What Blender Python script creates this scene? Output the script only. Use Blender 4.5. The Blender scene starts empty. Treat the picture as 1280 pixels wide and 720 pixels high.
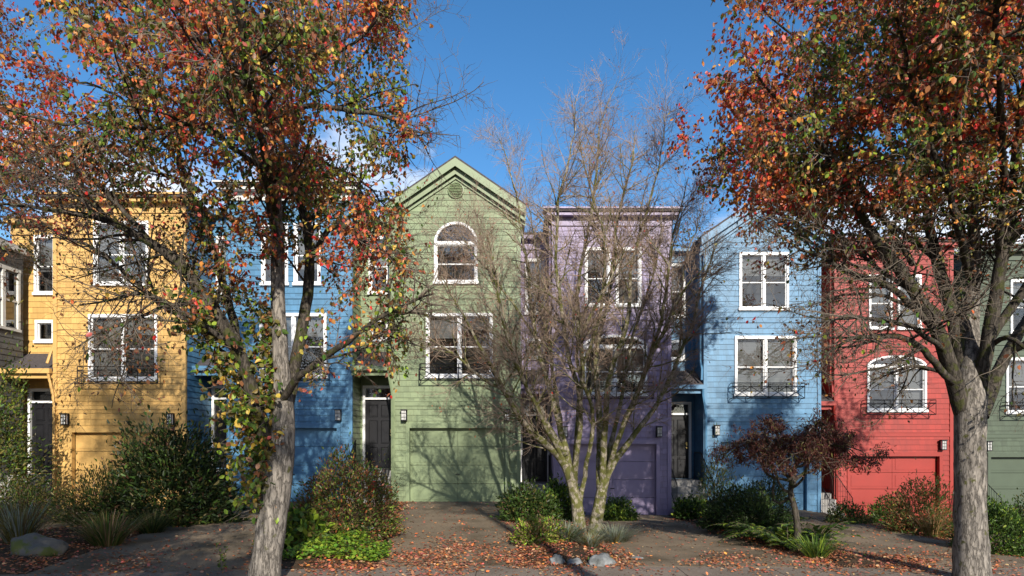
import bpy, math, random
import numpy as np
from mathutils import Vector, noise as mnoise
random.seed(7); RNG = np.random.default_rng(7)
F = 792.0; CZ = 1.77            # focal length in photo pixels, eye height
C = bpy.context.scene.collection

# ------------------------------------------------------------------ helpers
def at(px, py, Y): return Vector(((px-640)*Y/F, Y, CZ+(550-py)*Y/F))
def tag(o, label=None, cat=None, group=None, kind=None):
    if label: o['label'] = label
    if cat: o['category'] = cat
    if group: o['group'] = group
    if kind: o['kind'] = kind
    return o
def empty(name, loc, rz=0):
    o = bpy.data.objects.new(name, None); C.objects.link(o)
    o.location = loc; o.rotation_euler.z = rz; o.empty_display_size = .2
    return o
class MB:
    def __init__(s): s.v = []; s.f = []
    def quad(s, a, b, c, d):
        n = len(s.v); s.v += [a, b, c, d]; s.f.append((n, n+1, n+2, n+3))
    def poly(s, pts):
        n = len(s.v); s.v += list(pts); s.f.append(tuple(range(n, n+len(pts))))
    def box(s, x0, x1, y0, y1, z0, z1):
        n = len(s.v)
        s.v += [(x0,y0,z0),(x1,y0,z0),(x1,y1,z0),(x0,y1,z0),(x0,y0,z1),(x1,y0,z1),(x1,y1,z1),(x0,y1,z1)]
        for f in ((0,3,2,1),(4,5,6,7),(0,1,5,4),(1,2,6,5),(2,3,7,6),(3,0,4,7)): s.f.append(tuple(n+i for i in f))
    def prism(s, pts, off):          # extrude polygon pts by vector off
        n = len(s.v); k = len(pts)
        s.v += [tuple(p) for p in pts] + [(p[0]+off[0], p[1]+off[1], p[2]+off[2]) for p in pts]
        s.f.append(tuple(range(n, n+k))); s.f.append(tuple(range(n+2*k-1, n+k-1, -1)))
        for i in range(k):
            j = (i+1) % k; s.f.append((n+i, n+j, n+k+j, n+k+i))
    def bar(s, a, b, w):             # square bar between two points
        s.tube([a, b], [w*.7, w*.7], 4)
    def tube(s, pts, rad, sides=6):
        V, Fq = tube_arrays(np.array([tuple(p) for p in pts], float), np.array(rad, float), sides)
        n = len(s.v); s.v += [tuple(p) for p in V]; s.f += [tuple(int(i)+n for i in f) for f in Fq]
        m = len(pts)
        s.f.append(tuple(n+i for i in range(sides))); s.f.append(tuple(n+(m-1)*sides+i for i in range(sides)))
    def build(s, name, mat, parent=None, smooth=False):
        me = bpy.data.meshes.new(name); me.from_pydata(s.v, [], s.f); me.update()
        return link(name, me, mat, parent, smooth)
def link(name, me, mat, parent=None, smooth=False):
    o = bpy.data.objects.new(name, me); C.objects.link(o)
    if mat: me.materials.append(mat)
    if parent: o.parent = parent
    if smooth: me.polygons.foreach_set('use_smooth', np.ones(len(me.polygons), bool))
    return o
def mesh_np(name, V, faces, k, col=None):
    """V (n,3), faces (m,k) -> mesh"""
    me = bpy.data.meshes.new(name); m = len(faces)
    me.vertices.add(len(V)); me.vertices.foreach_set('co', np.asarray(V, np.float32).ravel())
    me.loops.add(m*k); me.loops.foreach_set('vertex_index', np.asarray(faces, np.int32).ravel())
    me.polygons.add(m)
    me.polygons.foreach_set('loop_start', np.arange(0, m*k, k, dtype=np.int32))
    if col is not None:
        a = me.color_attributes.new('pigment', 'FLOAT_COLOR', 'POINT')
        a.data.foreach_set('color', np.asarray(col, np.float32).ravel())
    me.update(calc_edges=True); me.validate()
    return me
def tube_arrays(P, R, sides, rough=0.0):
    m = len(P); T = np.empty_like(P)
    T[1:-1] = P[2:]-P[:-2]; T[0] = P[1]-P[0]; T[-1] = P[-1]-P[-2]
    T /= np.linalg.norm(T, axis=1)[:, None]+1e-9
    ov = P[-1]-P[0]
    ref = np.array([0., 0, 1]) if abs(ov[2]) < .75*np.linalg.norm(ov) else np.array([1., .2, 0])
    A = np.cross(T, ref); A /= np.linalg.norm(A, axis=1)[:, None]+1e-9
    B = np.cross(T, A)
    an = np.arange(sides)*2*math.pi/sides
    RR = np.repeat(R[:, None], sides, 1)
    if rough > 0:
        for i in range(m):
            for j in range(sides):
                q = Vector((math.cos(an[j])*5.5, math.sin(an[j])*5.5, P[i, 2]*2.6))
                q2 = Vector((math.cos(an[j])*1.6, math.sin(an[j])*1.6, P[i, 2]*1.3))
                RR[i, j] *= 1+rough*(mnoise.noise(q)*.9+mnoise.noise(q*2.3)*.5)+.07*mnoise.noise(q2)
    V = P[:, None, :]+RR[:, :, None]*(np.cos(an)[None, :, None]*A[:, None, :]+np.sin(an)[None, :, None]*B[:, None, :])
    V = V.reshape(-1, 3)
    i = np.arange(m-1)[:, None]*sides; j = np.arange(sides)[None, :]; j2 = (j+1) % sides
    Fq = np.stack([i+j, i+j2, i+sides+j2, i+sides+j], -1).reshape(-1, 4)
    return V, Fq

# ------------------------------------------------------------------ materials
def newmat(name):
    m = bpy.data.materials.new(name); m.use_nodes = True
    nt = m.node_tree; b = nt.nodes['Principled BSDF']; return m, nt, b
def N(nt, t, **kw):
    n = nt.nodes.new(t)
    for k, v in kw.items():
        if k.startswith('i_'): n.inputs[k[2:].replace('_', ' ')].default_value = v
        else: setattr(n, k, v)
    return n
def ramp(nt, fac, stops):
    r = nt.nodes.new('ShaderNodeValToRGB'); e = r.color_ramp.elements
    while len(e) < len(stops): e.new(.5)
    for q, (p, c) in zip(e, stops): q.position = p; q.color = (*c, 1) if len(c) == 3 else c
    nt.links.new(fac, r.inputs[0]); return r
def mixc(nt, fac, a, b, mode='MIX'):
    m = nt.nodes.new('ShaderNodeMix'); m.data_type = 'RGBA'; m.blend_type = mode
    for s, v in ((m.inputs[0], fac), (m.inputs[6], a), (m.inputs[7], b)):
        if hasattr(v, 'is_linked'): nt.links.new(v, s)
        elif isinstance(v, (int, float)): s.default_value = v
        else: s.default_value = (*v, 1)
    return m.outputs[2]
def bump(nt, b, h, s=.3, d=.02):
    n = N(nt, 'ShaderNodeBump'); n.inputs['Strength'].default_value = s; n.inputs['Distance'].default_value = d
    nt.links.new(h, n.inputs['Height']); nt.links.new(n.outputs[0], b.inputs['Normal'])
def plain(name, col, rough=.5, metal=0, var=.12, scale=6., bmp=0.):
    m, nt, b = newmat(name); tc = N(nt, 'ShaderNodeTexCoord')
    no = N(nt, 'ShaderNodeTexNoise'); no.inputs['Scale'].default_value = scale; no.inputs['Detail'].default_value = 6
    nt.links.new(tc.outputs['Object'], no.inputs['Vector'])
    c0 = tuple(x*(1-var) for x in col); c1 = tuple(min(1, x*(1+var)) for x in col)
    r = ramp(nt, no.outputs[0], [(.3, c0), (.7, c1)]); nt.links.new(r.outputs[0], b.inputs['Base Color'])
    b.inputs['Roughness'].default_value = rough; b.inputs['Metallic'].default_value = metal
    if bmp: bump(nt, b, no.outputs[0], bmp, .02)
    return m
def siding_mat(name, col, bw=.15, rh=.165):
    m, nt, b = newmat(name); tc = N(nt, 'ShaderNodeTexCoord')
    sx = N(nt, 'ShaderNodeSeparateXYZ'); nt.links.new(tc.outputs['Object'], sx.inputs[0])
    ad = N(nt, 'ShaderNodeMath', operation='ADD'); nt.links.new(sx.outputs[0], ad.inputs[0]); nt.links.new(sx.outputs[1], ad.inputs[1])
    cb = N(nt, 'ShaderNodeCombineXYZ'); nt.links.new(ad.outputs[0], cb.inputs[0]); nt.links.new(sx.outputs[2], cb.inputs[1])
    br = N(nt, 'ShaderNodeTexBrick'); br.offset = .42; br.squash = 1.35; br.squash_frequency = 3
    for k, v in (('Scale', 1.), ('Mortar Size', .0045), ('Mortar Smooth', .1), ('Bias', 0.), ('Brick Width', bw), ('Row Height', rh)): br.inputs[k].default_value = v
    br.inputs['Color1'].default_value = (.80, .80, .80, 1); br.inputs['Color2'].default_value = (1.07, 1.07, 1.07, 1); br.inputs['Mortar'].default_value = (.66, .66, .66, 1)
    nt.links.new(cb.outputs[0], br.inputs['Vector'])
    n1 = N(nt, 'ShaderNodeTexNoise'); n1.inputs['Scale'].default_value = .9; n1.inputs['Detail'].default_value = 7
    nt.links.new(tc.outputs['Object'], n1.inputs['Vector'])
    mp = N(nt, 'ShaderNodeMapping'); mp.inputs['Scale'].default_value = (7, 7, .5); nt.links.new(tc.outputs['Object'], mp.inputs[0])
    n2 = N(nt, 'ShaderNodeTexNoise'); n2.inputs['Scale'].default_value = 1.; n2.inputs['Detail'].default_value = 4; nt.links.new(mp.outputs[0], n2.inputs['Vector'])
    c = mixc(nt, 1., col, br.outputs['Color'], 'MULTIPLY')
    r1 = ramp(nt, n1.outputs[0], [(.3, (.86, .86, .86)), (.7, (1.06, 1.06, 1.06))]); c = mixc(nt, 1., c, r1.outputs[0], 'MULTIPLY')
    r2 = ramp(nt, n2.outputs[0], [(.35, (.90, .89, .87)), (.6, (1, 1, 1))]); c = mixc(nt, 1., c, r2.outputs[0], 'MULTIPLY')
    nt.links.new(c, b.inputs['Base Color']); b.inputs['Roughness'].default_value = .5
    b.inputs['Specular IOR Level'].default_value = .35
    bump(nt, b, br.outputs['Fac'], -.35, .006)
    return m
def leaf_mat(name, trans=.35, rough=.45):
    m, nt, b = newmat(name); a = N(nt, 'ShaderNodeVertexColor', layer_name='pigment')
    nt.links.new(a.outputs[0], b.inputs['Base Color']); b.inputs['Roughness'].default_value = rough
    b.inputs['Specular IOR Level'].default_value = .28
    t = N(nt, 'ShaderNodeBsdfTranslucent'); nt.links.new(a.outputs[0], t.inputs[0])
    mx = N(nt, 'ShaderNodeMixShader'); mx.inputs[0].default_value = trans
    nt.links.new(b.outputs[0], mx.inputs[1]); nt.links.new(t.outputs[0], mx.inputs[2])
    nt.links.new(mx.outputs[0], nt.nodes['Material Output'].inputs[0]); return m
def bark_mat(name, c0, c1, moss, mossamt, scale=7., zs=.22, bm=.7):
    m, nt, b = newmat(name); tc = N(nt, 'ShaderNodeTexCoord')
    mp = N(nt, 'ShaderNodeMapping'); mp.inputs['Scale'].default_value = (1, 1, zs); nt.links.new(tc.outputs['Object'], mp.inputs[0])
    n1 = N(nt, 'ShaderNodeTexNoise'); n1.inputs['Scale'].default_value = scale*3; n1.inputs['Detail'].default_value = 8; n1.inputs['Roughness'].default_value = .65
    nt.links.new(mp.outputs[0], n1.inputs['Vector'])
    vo = N(nt, 'ShaderNodeTexVoronoi', feature='DISTANCE_TO_EDGE'); vo.inputs['Scale'].default_value = scale*2.6
    nd = mixc(nt, .12, mp.outputs[0], n1.outputs['Color']); nt.links.new(nd, vo.inputs['Vector'])
    r = ramp(nt, n1.outputs[0], [(.32, c0), (.66, c1)])
    rv = ramp(nt, vo.outputs[0], [(.0, (.4, .4, .4)), (.12, (1, 1, 1))])
    c = mixc(nt, 1., r.outputs[0], rv.outputs[0], 'MULTIPLY')
    n3 = N(nt, 'ShaderNodeTexNoise'); n3.inputs['Scale'].default_value = 9.; n3.inputs['Detail'].default_value = 5; nt.links.new(tc.outputs['Object'], n3.inputs['Vector'])
    rm = ramp(nt, n3.outputs[0], [(.62-mossamt*.4, (0, 0, 0)), (.70-mossamt*.4, (1, 1, 1))])
    c = mixc(nt, rm.outputs[0], c, moss); nt.links.new(c, b.inputs['Base Color'])
    b.inputs['Roughness'].default_value = .9; b.inputs['Specular IOR Level'].default_value = .2
    h = mixc(nt, .5, n1.outputs[0], rv.outputs[0]); bump(nt, b, h, bm, .03); return m
def ground_mat(name, stops, scale, stops2=None, scale2=1., bm=.5, rough=.95):
    m, nt, b = newmat(name); tc = N(nt, 'ShaderNodeTexCoord')
    n1 = N(nt, 'ShaderNodeTexNoise'); n1.inputs['Scale'].default_value = scale; n1.inputs['Detail'].default_value = 9; n1.inputs['Roughness'].default_value = .7
    nt.links.new(tc.outputs['Object'], n1.inputs['Vector']); c = ramp(nt, n1.outputs[0], stops).outputs[0]
    n2 = N(nt, 'ShaderNodeTexNoise'); n2.inputs['Scale'].default_value = scale2; n2.inputs['Detail'].default_value = 6; nt.links.new(tc.outputs['Object'], n2.inputs['Vector'])
    if stops2: c = mixc(nt, 1., c, ramp(nt, n2.outputs[0], stops2).outputs[0], 'MULTIPLY')
    nt.links.new(c, b.inputs['Base Color']); b.inputs['Roughness'].default_value = rough; b.inputs['Specular IOR Level'].default_value = .25
    bump(nt, b, n1.outputs[0], bm, .02); return m

M = {}
PAINT = dict(yellow=(.62, .38, .125), blue=(.076, .205, .345), green=(.205, .260, .138), purple=(.27, .218, .345),
             red=(.30, .023, .014), forest=(.065, .09, .056), grey=(.105, .105, .10))
for k, c in PAINT.items():
    M[k] = siding_mat(k+'_shingles', c)
    M[k+'_trim'] = plain(k+'_trim', tuple(x*.88 for x in c), .5, 0, .07, 3.)
    M[k+'_garage'] = plain(k+'_garage', tuple(x*.9 for x in c), .5, 0, .10, 1.5)
M['white'] = plain('white_paint', (.74, .74, .73), .45, 0, .06, 4.)
M['dim'] = plain('weathered_white_paint', (.55, .54, .50), .5, 0, .1, 4.)
M['door'] = plain('black_door_paint', (.012, .012, .014), .38, 0, .2, 3.); M['door'].node_tree.nodes['Principled BSDF'].inputs['Specular IOR Level'].default_value = .3
M['iron'] = plain('black_iron', (.012, .012, .014), .45, .3, .2, 9.)
M['roof'] = ground_mat('dark_shingles', [(.3, (.045, .04, .042)), (.7, (.095, .082, .08))], 14., None, 1., .6)
M['roofedge'] = plain('brown_roof_edge', (.10, .062, .05), .6, 0, .2, 6.)
M['blind'] = plain('blind_slats', (.33, .32, .31), .5, 0, .05, 3.)
M['curtain'] = plain('pale_curtain', (.62, .61, .58), .8, 0, .1, 2.)
M['brass'] = plain('brass', (.5, .38, .16), .35, .9)
M['lampglass'] = plain('frosted_lamp_glass', (.72, .72, .70), .25, 0, .04)
M['dark_room'] = plain('dark_interior', (.03, .028, .026), .9)  # near-black panels stand in for unlit rooms
M['step'] = ground_mat('concrete_steps', [(.3, (.20, .19, .18)), (.7, (.33, .32, .30))], 9., None, 1., .3)
def glass():
    m, nt, b = newmat('window_glass'); g = N(nt, 'ShaderNodeBsdfGlossy'); g.inputs['Roughness'].default_value = .015
    t = N(nt, 'ShaderNodeBsdfTransparent'); t.inputs[0].default_value = (.72, .75, .76, 1)
    fr = N(nt, 'ShaderNodeFresnel'); fr.inputs[0].default_value = 1.75
    tc = N(nt, 'ShaderNodeTexCoord'); no = N(nt, 'ShaderNodeTexNoise'); no.inputs['Scale'].default_value = 1.3; nt.links.new(tc.outputs['Object'], no.inputs[0])
    bm = N(nt, 'ShaderNodeBump'); bm.inputs['Strength'].default_value = .12; bm.inputs['Distance'].default_value = .02
    nt.links.new(no.outputs[0], bm.inputs['Height']); nt.links.new(bm.outputs[0], g.inputs['Normal'])
    ad = N(nt, 'ShaderNodeMath', operation='ADD'); ad.inputs[1].default_value = .08; nt.links.new(fr.outputs[0], ad.inputs[0])
    mx = N(nt, 'ShaderNodeMixShader'); nt.links.new(ad.outputs[0], mx.inputs[0]); nt.links.new(t.outputs[0], mx.inputs[1]); nt.links.new(g.outputs[0], mx.inputs[2])
    nt.links.new(mx.outputs[0], nt.nodes['Material Output'].inputs[0]); return m
M['glass'] = glass()
M['leaf'] = leaf_mat('leaf', .42, .4); M['litter'] = leaf_mat('dry_leaf', .1, .7)
M['pearbark'] = bark_mat('pear_bark', (.085, .075, .065), (.31, .275, .235), (.085, .085, .03), -.02)
M['limbbark'] = bark_mat('limb_bark', (.032, .027, .021), (.10, .084, .067), (.05, .052, .018), .24)  # dark mossy bark, with crown shade partly put into the colour
M['maplebark'] = bark_mat('maple_bark', (.15, .13, .09), (.37, .325, .245), (.10, .10, .03), .42, 6., .5, .4)
M['twig'] = plain('twig_bark', (.135, .105, .077), .8, 0, .35, 4.)
M['mapletwig'] = plain('maple_twig', (.27, .195, .14), .8, 0, .35, 2.)
M['stem'] = plain('plant_stem', (.12, .09, .055), .8, 0, .3, 5.)
M['drive'] = ground_mat('aged_concrete', [(.25, (.11, .082, .054)), (.5, (.18, .138, .095)), (.75, (.26, .21, .155))], 45., [(.32, (.5, .49, .42)), (.47, (.9, .9, .87)), (.62, (1.1, 1.08, 1.03))], .9, .35)
M['walk'] = ground_mat('sidewalk_concrete', [(.25, (.13, .105, .085)), (.5, (.20, .165, .135)), (.75, (.27, .23, .19))], 40., [(.3, (.7, .68, .64)), (.7, (1.1, 1.08, 1.05))], 1.1, .3)
M['soil'] = ground_mat('mulch_soil', [(.25, (.022, .014, .009)), (.5, (.06, .037, .022)), (.72, (.13, .08, .05))], 22., [(.35, (.6, .6, .5)), (.65, (1.1, 1.1, 1.))], 1.5, .9)
M['road'] = ground_mat('asphalt', [(.3, (.035, .035, .036)), (.7, (.07, .07, .07))], 60., None, 1., .4)
M['rock'] = ground_mat('grey_stone', [(.3, (.10, .105, .11)), (.7, (.26, .27, .28))], 6., [(.35, (.65, .66, .6)), (.65, (1.1, 1.1, 1.1))], 3., .5)
M['mossrock'] = ground_mat('mossy_stone', [(.3, (.06, .057, .05)), (.5, (.125, .115, .10)), (.57, (.10, .11, .03)), (.8, (.06, .075, .02))], 2.2, None, 3., .5)
M['red_pot'] = plain('red_glaze', (.38, .035, .02), .25)

# ------------------------------------------------------------------ terrain
_fx = [-40, -13, -9.3, -8, 0, 1.7, 4.6, 6.3, 9.1, 10.4, 14, 15.2, 40]
_fz = [-.2, -.13, -.13, 0, 0, -.46, -.46, -.40, -.40, -.86, -.86, -.95, -1.4]
_sx = [-40, -6, 0, 6, 14, 40]; _sz = [-.1, -.06, -.10, -.28, -.5, -1.1]
def G(X, Y):
    s = Y-.12*X; t = np.clip((s-9.4)/8.0, 0, 1)
    return np.interp(X, _sx, _sz)*(1-t)+np.interp(X, _fx, _fz)*t
# driveways: edges at the garage, edges at the pavement, garage line
DRIVES = [(-12.35, -9.45, -12.3, -9.6, 17.6), (-7.85, -4.9, -6.6, -3.6, 18.1), (-3.05, -.05, -1.95, .12, 18.1), (1.72, 4.55, 1.75, 5.2, 18.85),
          (6.25, 9.15, 6.15, 9.4, 19.6), (10.65, 13.8, 10.9, 14.0, 20.4), (15.5, 18.8, 15.6, 18.9, 20.9)]
def drive_d(X, Y):
    """signed distance: > 0 outside every slab"""
    X = np.asarray(X, float); Y = np.asarray(Y, float); s = Y-.12*X
    d = np.full(X.shape, 9.)
    for a, b, c, e, yf in DRIVES:
        t = np.clip((s-9.4)/8., 0, 1); l = c+(a-c)*t; r = e+(b-e)*t
        d = np.minimum(d, np.maximum(l-X, X-r))
    d = np.minimum(d, np.abs(s-8.6)-.8)
    return np.where(s < 6.5, -1, d)
def ground_z(X, Y):
    X = np.asarray(X, float); Y = np.asarray(Y, float); d = drive_d(X, Y); s = Y-.12*X
    k = np.clip((d+.02)/.5, 0, 1); k = k*k*(3-2*k)
    lump = .03*np.sin(X*2.3+1)*np.sin(Y*1.9)+.025*np.sin(X*5.1)*np.sin(Y*4.3+2)
    k0 = np.clip((d+.16)/.16, 0, 1); z = G(X, Y)-.035+.04*k0+k*(.07+lump)
    z = z+.16*np.exp(-((X-1.4)/1.0)**2-((Y-13.3)/2.2)**2)*k
    return np.where(s < 6.55, G(X, Y)-.16, z)
def surf(X, Y):
    d = drive_d(X, Y); return np.where(d < 0, G(X, Y)+.012, np.maximum(ground_z(X, Y), G(X, Y)-.03))
def gz(X, Y): return float(ground_z(np.array([X]), np.array([Y]))[0])
def onground(px, py, lo=7., hi=21.):
    """point of the ground seen at a photo pixel"""
    for _ in range(50):
        Y = (lo+hi)/2; X = (px-640)*Y/F; y = 550+(CZ-gz(X, Y))*F/Y
        if y > py: lo = Y
        else: hi = Y
    return X, Y, gz(X, Y)

xs = np.concatenate([np.array([-900, -300, -120, -60, -35]), np.arange(-26, 30, .2), np.array([35, 60, 120, 300, 900])])
ys = np.concatenate([np.array([-900, -300, -100, -40, -15]), np.arange(-6, 6, .5), np.arange(6, 22, .16), np.array([22, 24, 30, 45, 80, 200, 600, 1500])])
XX, YY = np.meshgrid(xs, ys); ZZ = ground_z(XX, YY)
ni, nj = XX.shape; idx = np.arange(ni*nj).reshape(ni, nj)
fq = np.stack([idx[:-1, :-1], idx[:-1, 1:], idx[1:, 1:], idx[1:, :-1]], -1).reshape(-1, 4)
o = link('ground', mesh_np('ground', np.stack([XX, YY, ZZ], -1).reshape(-1, 3), fq, 4), M['soil'], None, True); tag(o, kind='structure')

def slab(mb, u0, u1, fn, nx=14, ny=10, v0=0, v1=1):
    n = len(mb.v); u = np.linspace(u0, u1, nx+1); v = np.linspace(v0, v1, ny+1)
    for b in v:
        for a in u:
            X, Y = fn(a, b); mb.v.append((X, Y, float(G(X, Y))+.012))
    for j in range(ny):
        for i in range(nx):
            q = n+j*(nx+1)+i; mb.f.append((q, q+1, q+nx+2, q+nx+1))
    ring = [n+i for i in range(nx+1)]+[n+j*(nx+1)+nx for j in range(1, ny+1)]+[n+ny*(nx+1)+i for i in range(nx-1, -1, -1)]+[n+j*(nx+1) for j in range(ny-1, 0, -1)]
    m = len(mb.v); mb.v += [(mb.v[i][0], mb.v[i][1], mb.v[i][2]-.12) for i in ring]
    for k in range(len(ring)):
        k2 = (k+1) % len(ring); mb.f.append((ring[k], m+k, m+k2, ring[k2]))
for (a, b, c, e, yf) in DRIVES:
    mb = MB()
    def fn(u, v):
        t = v; l = c+(a-c)*t; r = e+(b-e)*t; X = l+(r-l)*u
        y0 = 9.4+.12*X; return X, y0+(yf-y0)*v
    cuts = [0, .27, .5, .76, 1]
    for k in range(4): slab(mb, 0, 1, fn, 12, 10, cuts[k]+.0008, cuts[k+1]-.0008)
    tag(mb.build('driveway', M['drive']), kind='structure')
mb = MB()
x = -26.
while x < 30:
    slab(mb, x+.006, x+1.494, lambda u, v: (u, 7.8+.12*u+1.585*v), 4, 4); x += 1.5
tag(mb.build('pavement', M['walk']), kind='structure')
mb = MB()
n = 60
for i in range(n):
    x0 = -40+80*i/n; x1 = -40+80*(i+1)/n
    for (s0, s1, d0, d1) in ((-2.2, 6.4, -.15, -.15),):
        mb.quad((x0, s0+.12*x0, float(G(x0, 8))+d0), (x1, s0+.12*x1, float(G(x1, 8))+d0), (x1, s1+.12*x1, float(G(x1, 8))+d1), (x0, s1+.12*x0, float(G(x0, 8))+d1))
tag(mb.build('road', M['road']), kind='structure')
mb = MB()
for i in range(n):
    x0 = -40+80*i/n; x1 = -40+80*(i+1)/n; za = float(G(x0, 8)); zb = float(G(x1, 8))
    P = lambda x, s, z: (x, s+.12*x, z)
    mb.quad(P(x0, 6.4, za-.3), P(x1, 6.4, zb-.3), P(x1, 6.4, zb), P(x0, 6.4, za)); mb.quad(P(x0, 6.4, za), P(x1, 6.4, zb), P(x1, 6.55, zb), P(x0, 6.55, za)); mb.quad(P(x0, 6.55, za), P(x1, 6.55, zb), P(x1, 6.55, zb-.3), P(x0, 6.55, za-.3))
tag(mb.build('kerb', M['walk']), kind='structure')

# ------------------------------------------------------------------ houses
def siding(mb, u0, u1, z0, z1, fn, openings=(), pitch=.165, lap=.016, lim=None):
    """courses of lapped shingles with holes; fn(u, out, z) -> point"""
    zs = set(np.arange(math.floor(z0/pitch)*pitch, z1, pitch).tolist()+[z0, z1])
    for (a, b, c, d, rise) in openings:
        zs |= {c, d}
        if rise: zs |= {d+rise*t for t in (.2, .4, .55, .7, .8, .88, .95, 1)}
    zs = sorted(z for z in zs if z0-1e-6 <= z <= z1+1e-6)
    for za, zb in zip(zs[:-1], zs[1:]):
        if zb-za < 1e-4: continue
        k = math.floor((za+1e-5)/pitch)*pitch; oa = lap*(1-(za-k)/pitch); ob = lap*(1-(zb-k)/pitch); zm = (za+zb)/2
        iv = [(u0, u1)]
        for (a, b, c, d, rise) in openings:
            if c < zm < d: a_, b_ = a, b
            elif rise and d <= zm < d+rise:
                w = (b-a)/2*math.sqrt(max(0, 1-((zm-d)/rise)**2)); a_, b_ = (a+b)/2-w, (a+b)/2+w
            else: continue
            nv = []
            for p, q in iv:
                if b_ <= p or a_ >= q: nv.append((p, q)); continue
                if a_ > p: nv.append((p, a_))
                if b_ < q: nv.append((b_, q))
            iv = nv
        for p, q in iv:
            pa, qa, pb, qb = p, q, p, q
            if lim:
                la, lb = lim(za), lim(zb); pa = max(p, la[0]); qa = min(q, la[1]); pb = max(p, lb[0]); qb = min(q, lb[1])
                if qa <= pa: continue
                if qb < pb: pb = qb = (pb+qb)/2
            mb.quad(fn(pa, oa, za), fn(qa, oa, za), fn(qb, ob, zb), fn(pb, ob, zb))
            if abs(oa-lap) < 1e-4: mb.quad(fn(pa, 0, za), fn(qa, 0, za), fn(qa, oa, za), fn(pa, oa, za))

def arc(xc, w, zsp, rise, n=20):
    return [(xc-w*math.cos(math.pi*i/n), zsp+rise*math.sin(math.pi*i/n)) for i in range(n+1)]
def window(parent, y, xc, z0, z1, w, lights=1, rise=0., blind=.5, hung=True, frame='white', curtain=False, rnd=0):
    """casing, sashes; children pane and blind. z1 is the spring line when rise > 0"""
    x0, x1 = xc-w/2, xc+w/2; cw = .07; f = MB(); p = MB(); yo = y-.05; yi = y+.07
    f.box(x0, x0+cw, yo, yi, z0+.05, z1 if rise else z1-cw); f.box(x1-cw, x1, yo, yi, z0+.05, z1 if rise else z1-cw)
    f.box(x0-.03, x1+.03, yo-.03, yi, z0-.03, z0+.05)
    if rise:
        A = arc(xc, w/2, z1, rise); B = arc(xc, w/2-cw, z1, rise-cw)
        for i in range(len(A)-1):
            f.prism([(A[i][0], yo, A[i][1]), (A[i+1][0], yo, A[i+1][1]), (B[i+1][0], yo, B[i+1][1]), (B[i][0], yo, B[i][1])], (0, yi-yo, 0))
        f.box(x0+cw, x1-cw, yo+.012, yi-.01, z1-.05, z1+.05)
        p.poly([(a, y+.03, b) for a, b in arc(xc, w/2-cw, z1+.05, rise-cw-.05)])
        zt = z1-.05
    else:
        f.box(x0, x1, yo-.006, yi, z1-cw, z1+.02); zt = z1-cw
    mw = .075; lw = (w-2*cw-mw*(lights-1))/lights; b = MB()
    for i in range(lights):
        a0 = x0+cw+i*(lw+mw); a1 = a0+lw
        if i < lights-1: f.box(a1, a1+mw, yo+.01, yi-.01, z0+.05, zt)
        s = .028
        f.box(a0, a0+s, y+.0, y+.05, z0+.05, zt); f.box(a1-s, a1, y+.0, y+.05, z0+.05, zt)
        f.box(a0+s, a1-s, y, y+.05, z0+.05, z0+.10); f.box(a0+s, a1-s, y, y+.05, zt-s, zt)
        zm = z0+(zt-z0)*.5
        if hung: f.box(a0+s, a1-s, y-.004, y+.05, zm-.015, zm+.015)
        p.quad((a0+s, y+.03, z0+.1), (a1-s, y+.03, z0+.1), (a1-s, y+.03, zt-s), (a0+s, y+.03, zt-s))
        bb = blind[i % len(blind)] if isinstance(blind, (list, tuple)) else blind
        zz = zt-.03
        while zz > zt-(zt-z0)*bb:
            b.quad((a0+.01, y+.115, zz), (a1-.01, y+.115, zz), (a1-.01, y+.135, zz-.042), (a0+.01, y+.135, zz-.042)); zz -= .048
    o = f.build('window', M[frame], parent); p.build('pane', M['glass'], o)
    if b.f:
        b.build('blind', M['blind'], o)
    r = MB()                              # room dimness painted as dark panels behind the glass
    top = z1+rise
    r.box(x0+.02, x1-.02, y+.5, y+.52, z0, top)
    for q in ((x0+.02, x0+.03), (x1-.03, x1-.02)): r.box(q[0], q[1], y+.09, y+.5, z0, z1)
    if curtain:
        c = MB(); k = 9
        for side in (0, 1):
            c0 = x0+cw if side == 0 else x1-cw-.32*w
            pts = [(c0+.32*w*i/k, y+.2+.03*math.sin(i*2.2)) for i in range(k+1)]
            for i in range(k): c.quad((*pts[i], z0+.05), (*pts[i+1], z0+.05), (*pts[i+1], zt), (*pts[i], zt))
        c.build('curtain', M['curtain'], o)
    r.build('dark_backing', M['dark_room'], o)
    return o
def hole(xc, z0, z1, w, rise=0.): return (xc-w/2+.04, xc+w/2-.04, z0, z1 if rise else z1-.03, max(0, rise-.04) if rise else 0)
def balcony(parent, xc, w, z, y):
    m = MB(); d = .24; t = .019; h = .46
    for zz in (z, z+h, z+h-.10):
        m.bar((xc-w/2, y-d, zz), (xc+w/2, y-d, zz), t); m.bar((xc-w/2, y-d, zz), (xc-w/2, y, zz), t); m.bar((xc+w/2, y-d, zz), (xc+w/2, y, zz), t)
    n = 4; pw = w/n
    for i in range(n+1): m.bar((xc-w/2+i*pw, y-d, z), (xc-w/2+i*pw, y-d, z+h), t)
    for i in range(n):
        a = xc-w/2+i*pw; b = a+pw
        m.bar((a, y-d, z), (b, y-d, z+h-.1), t*.8); m.bar((b, y-d, z), (a, y-d, z+h-.1), t*.8)
    for i in range(5): m.bar((xc-w/2+i*w/4, y-d, z), (xc-w/2+i*w/4, y, z), t*.8)
    return m.build('balcony_railing', M['iron'], parent)
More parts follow.
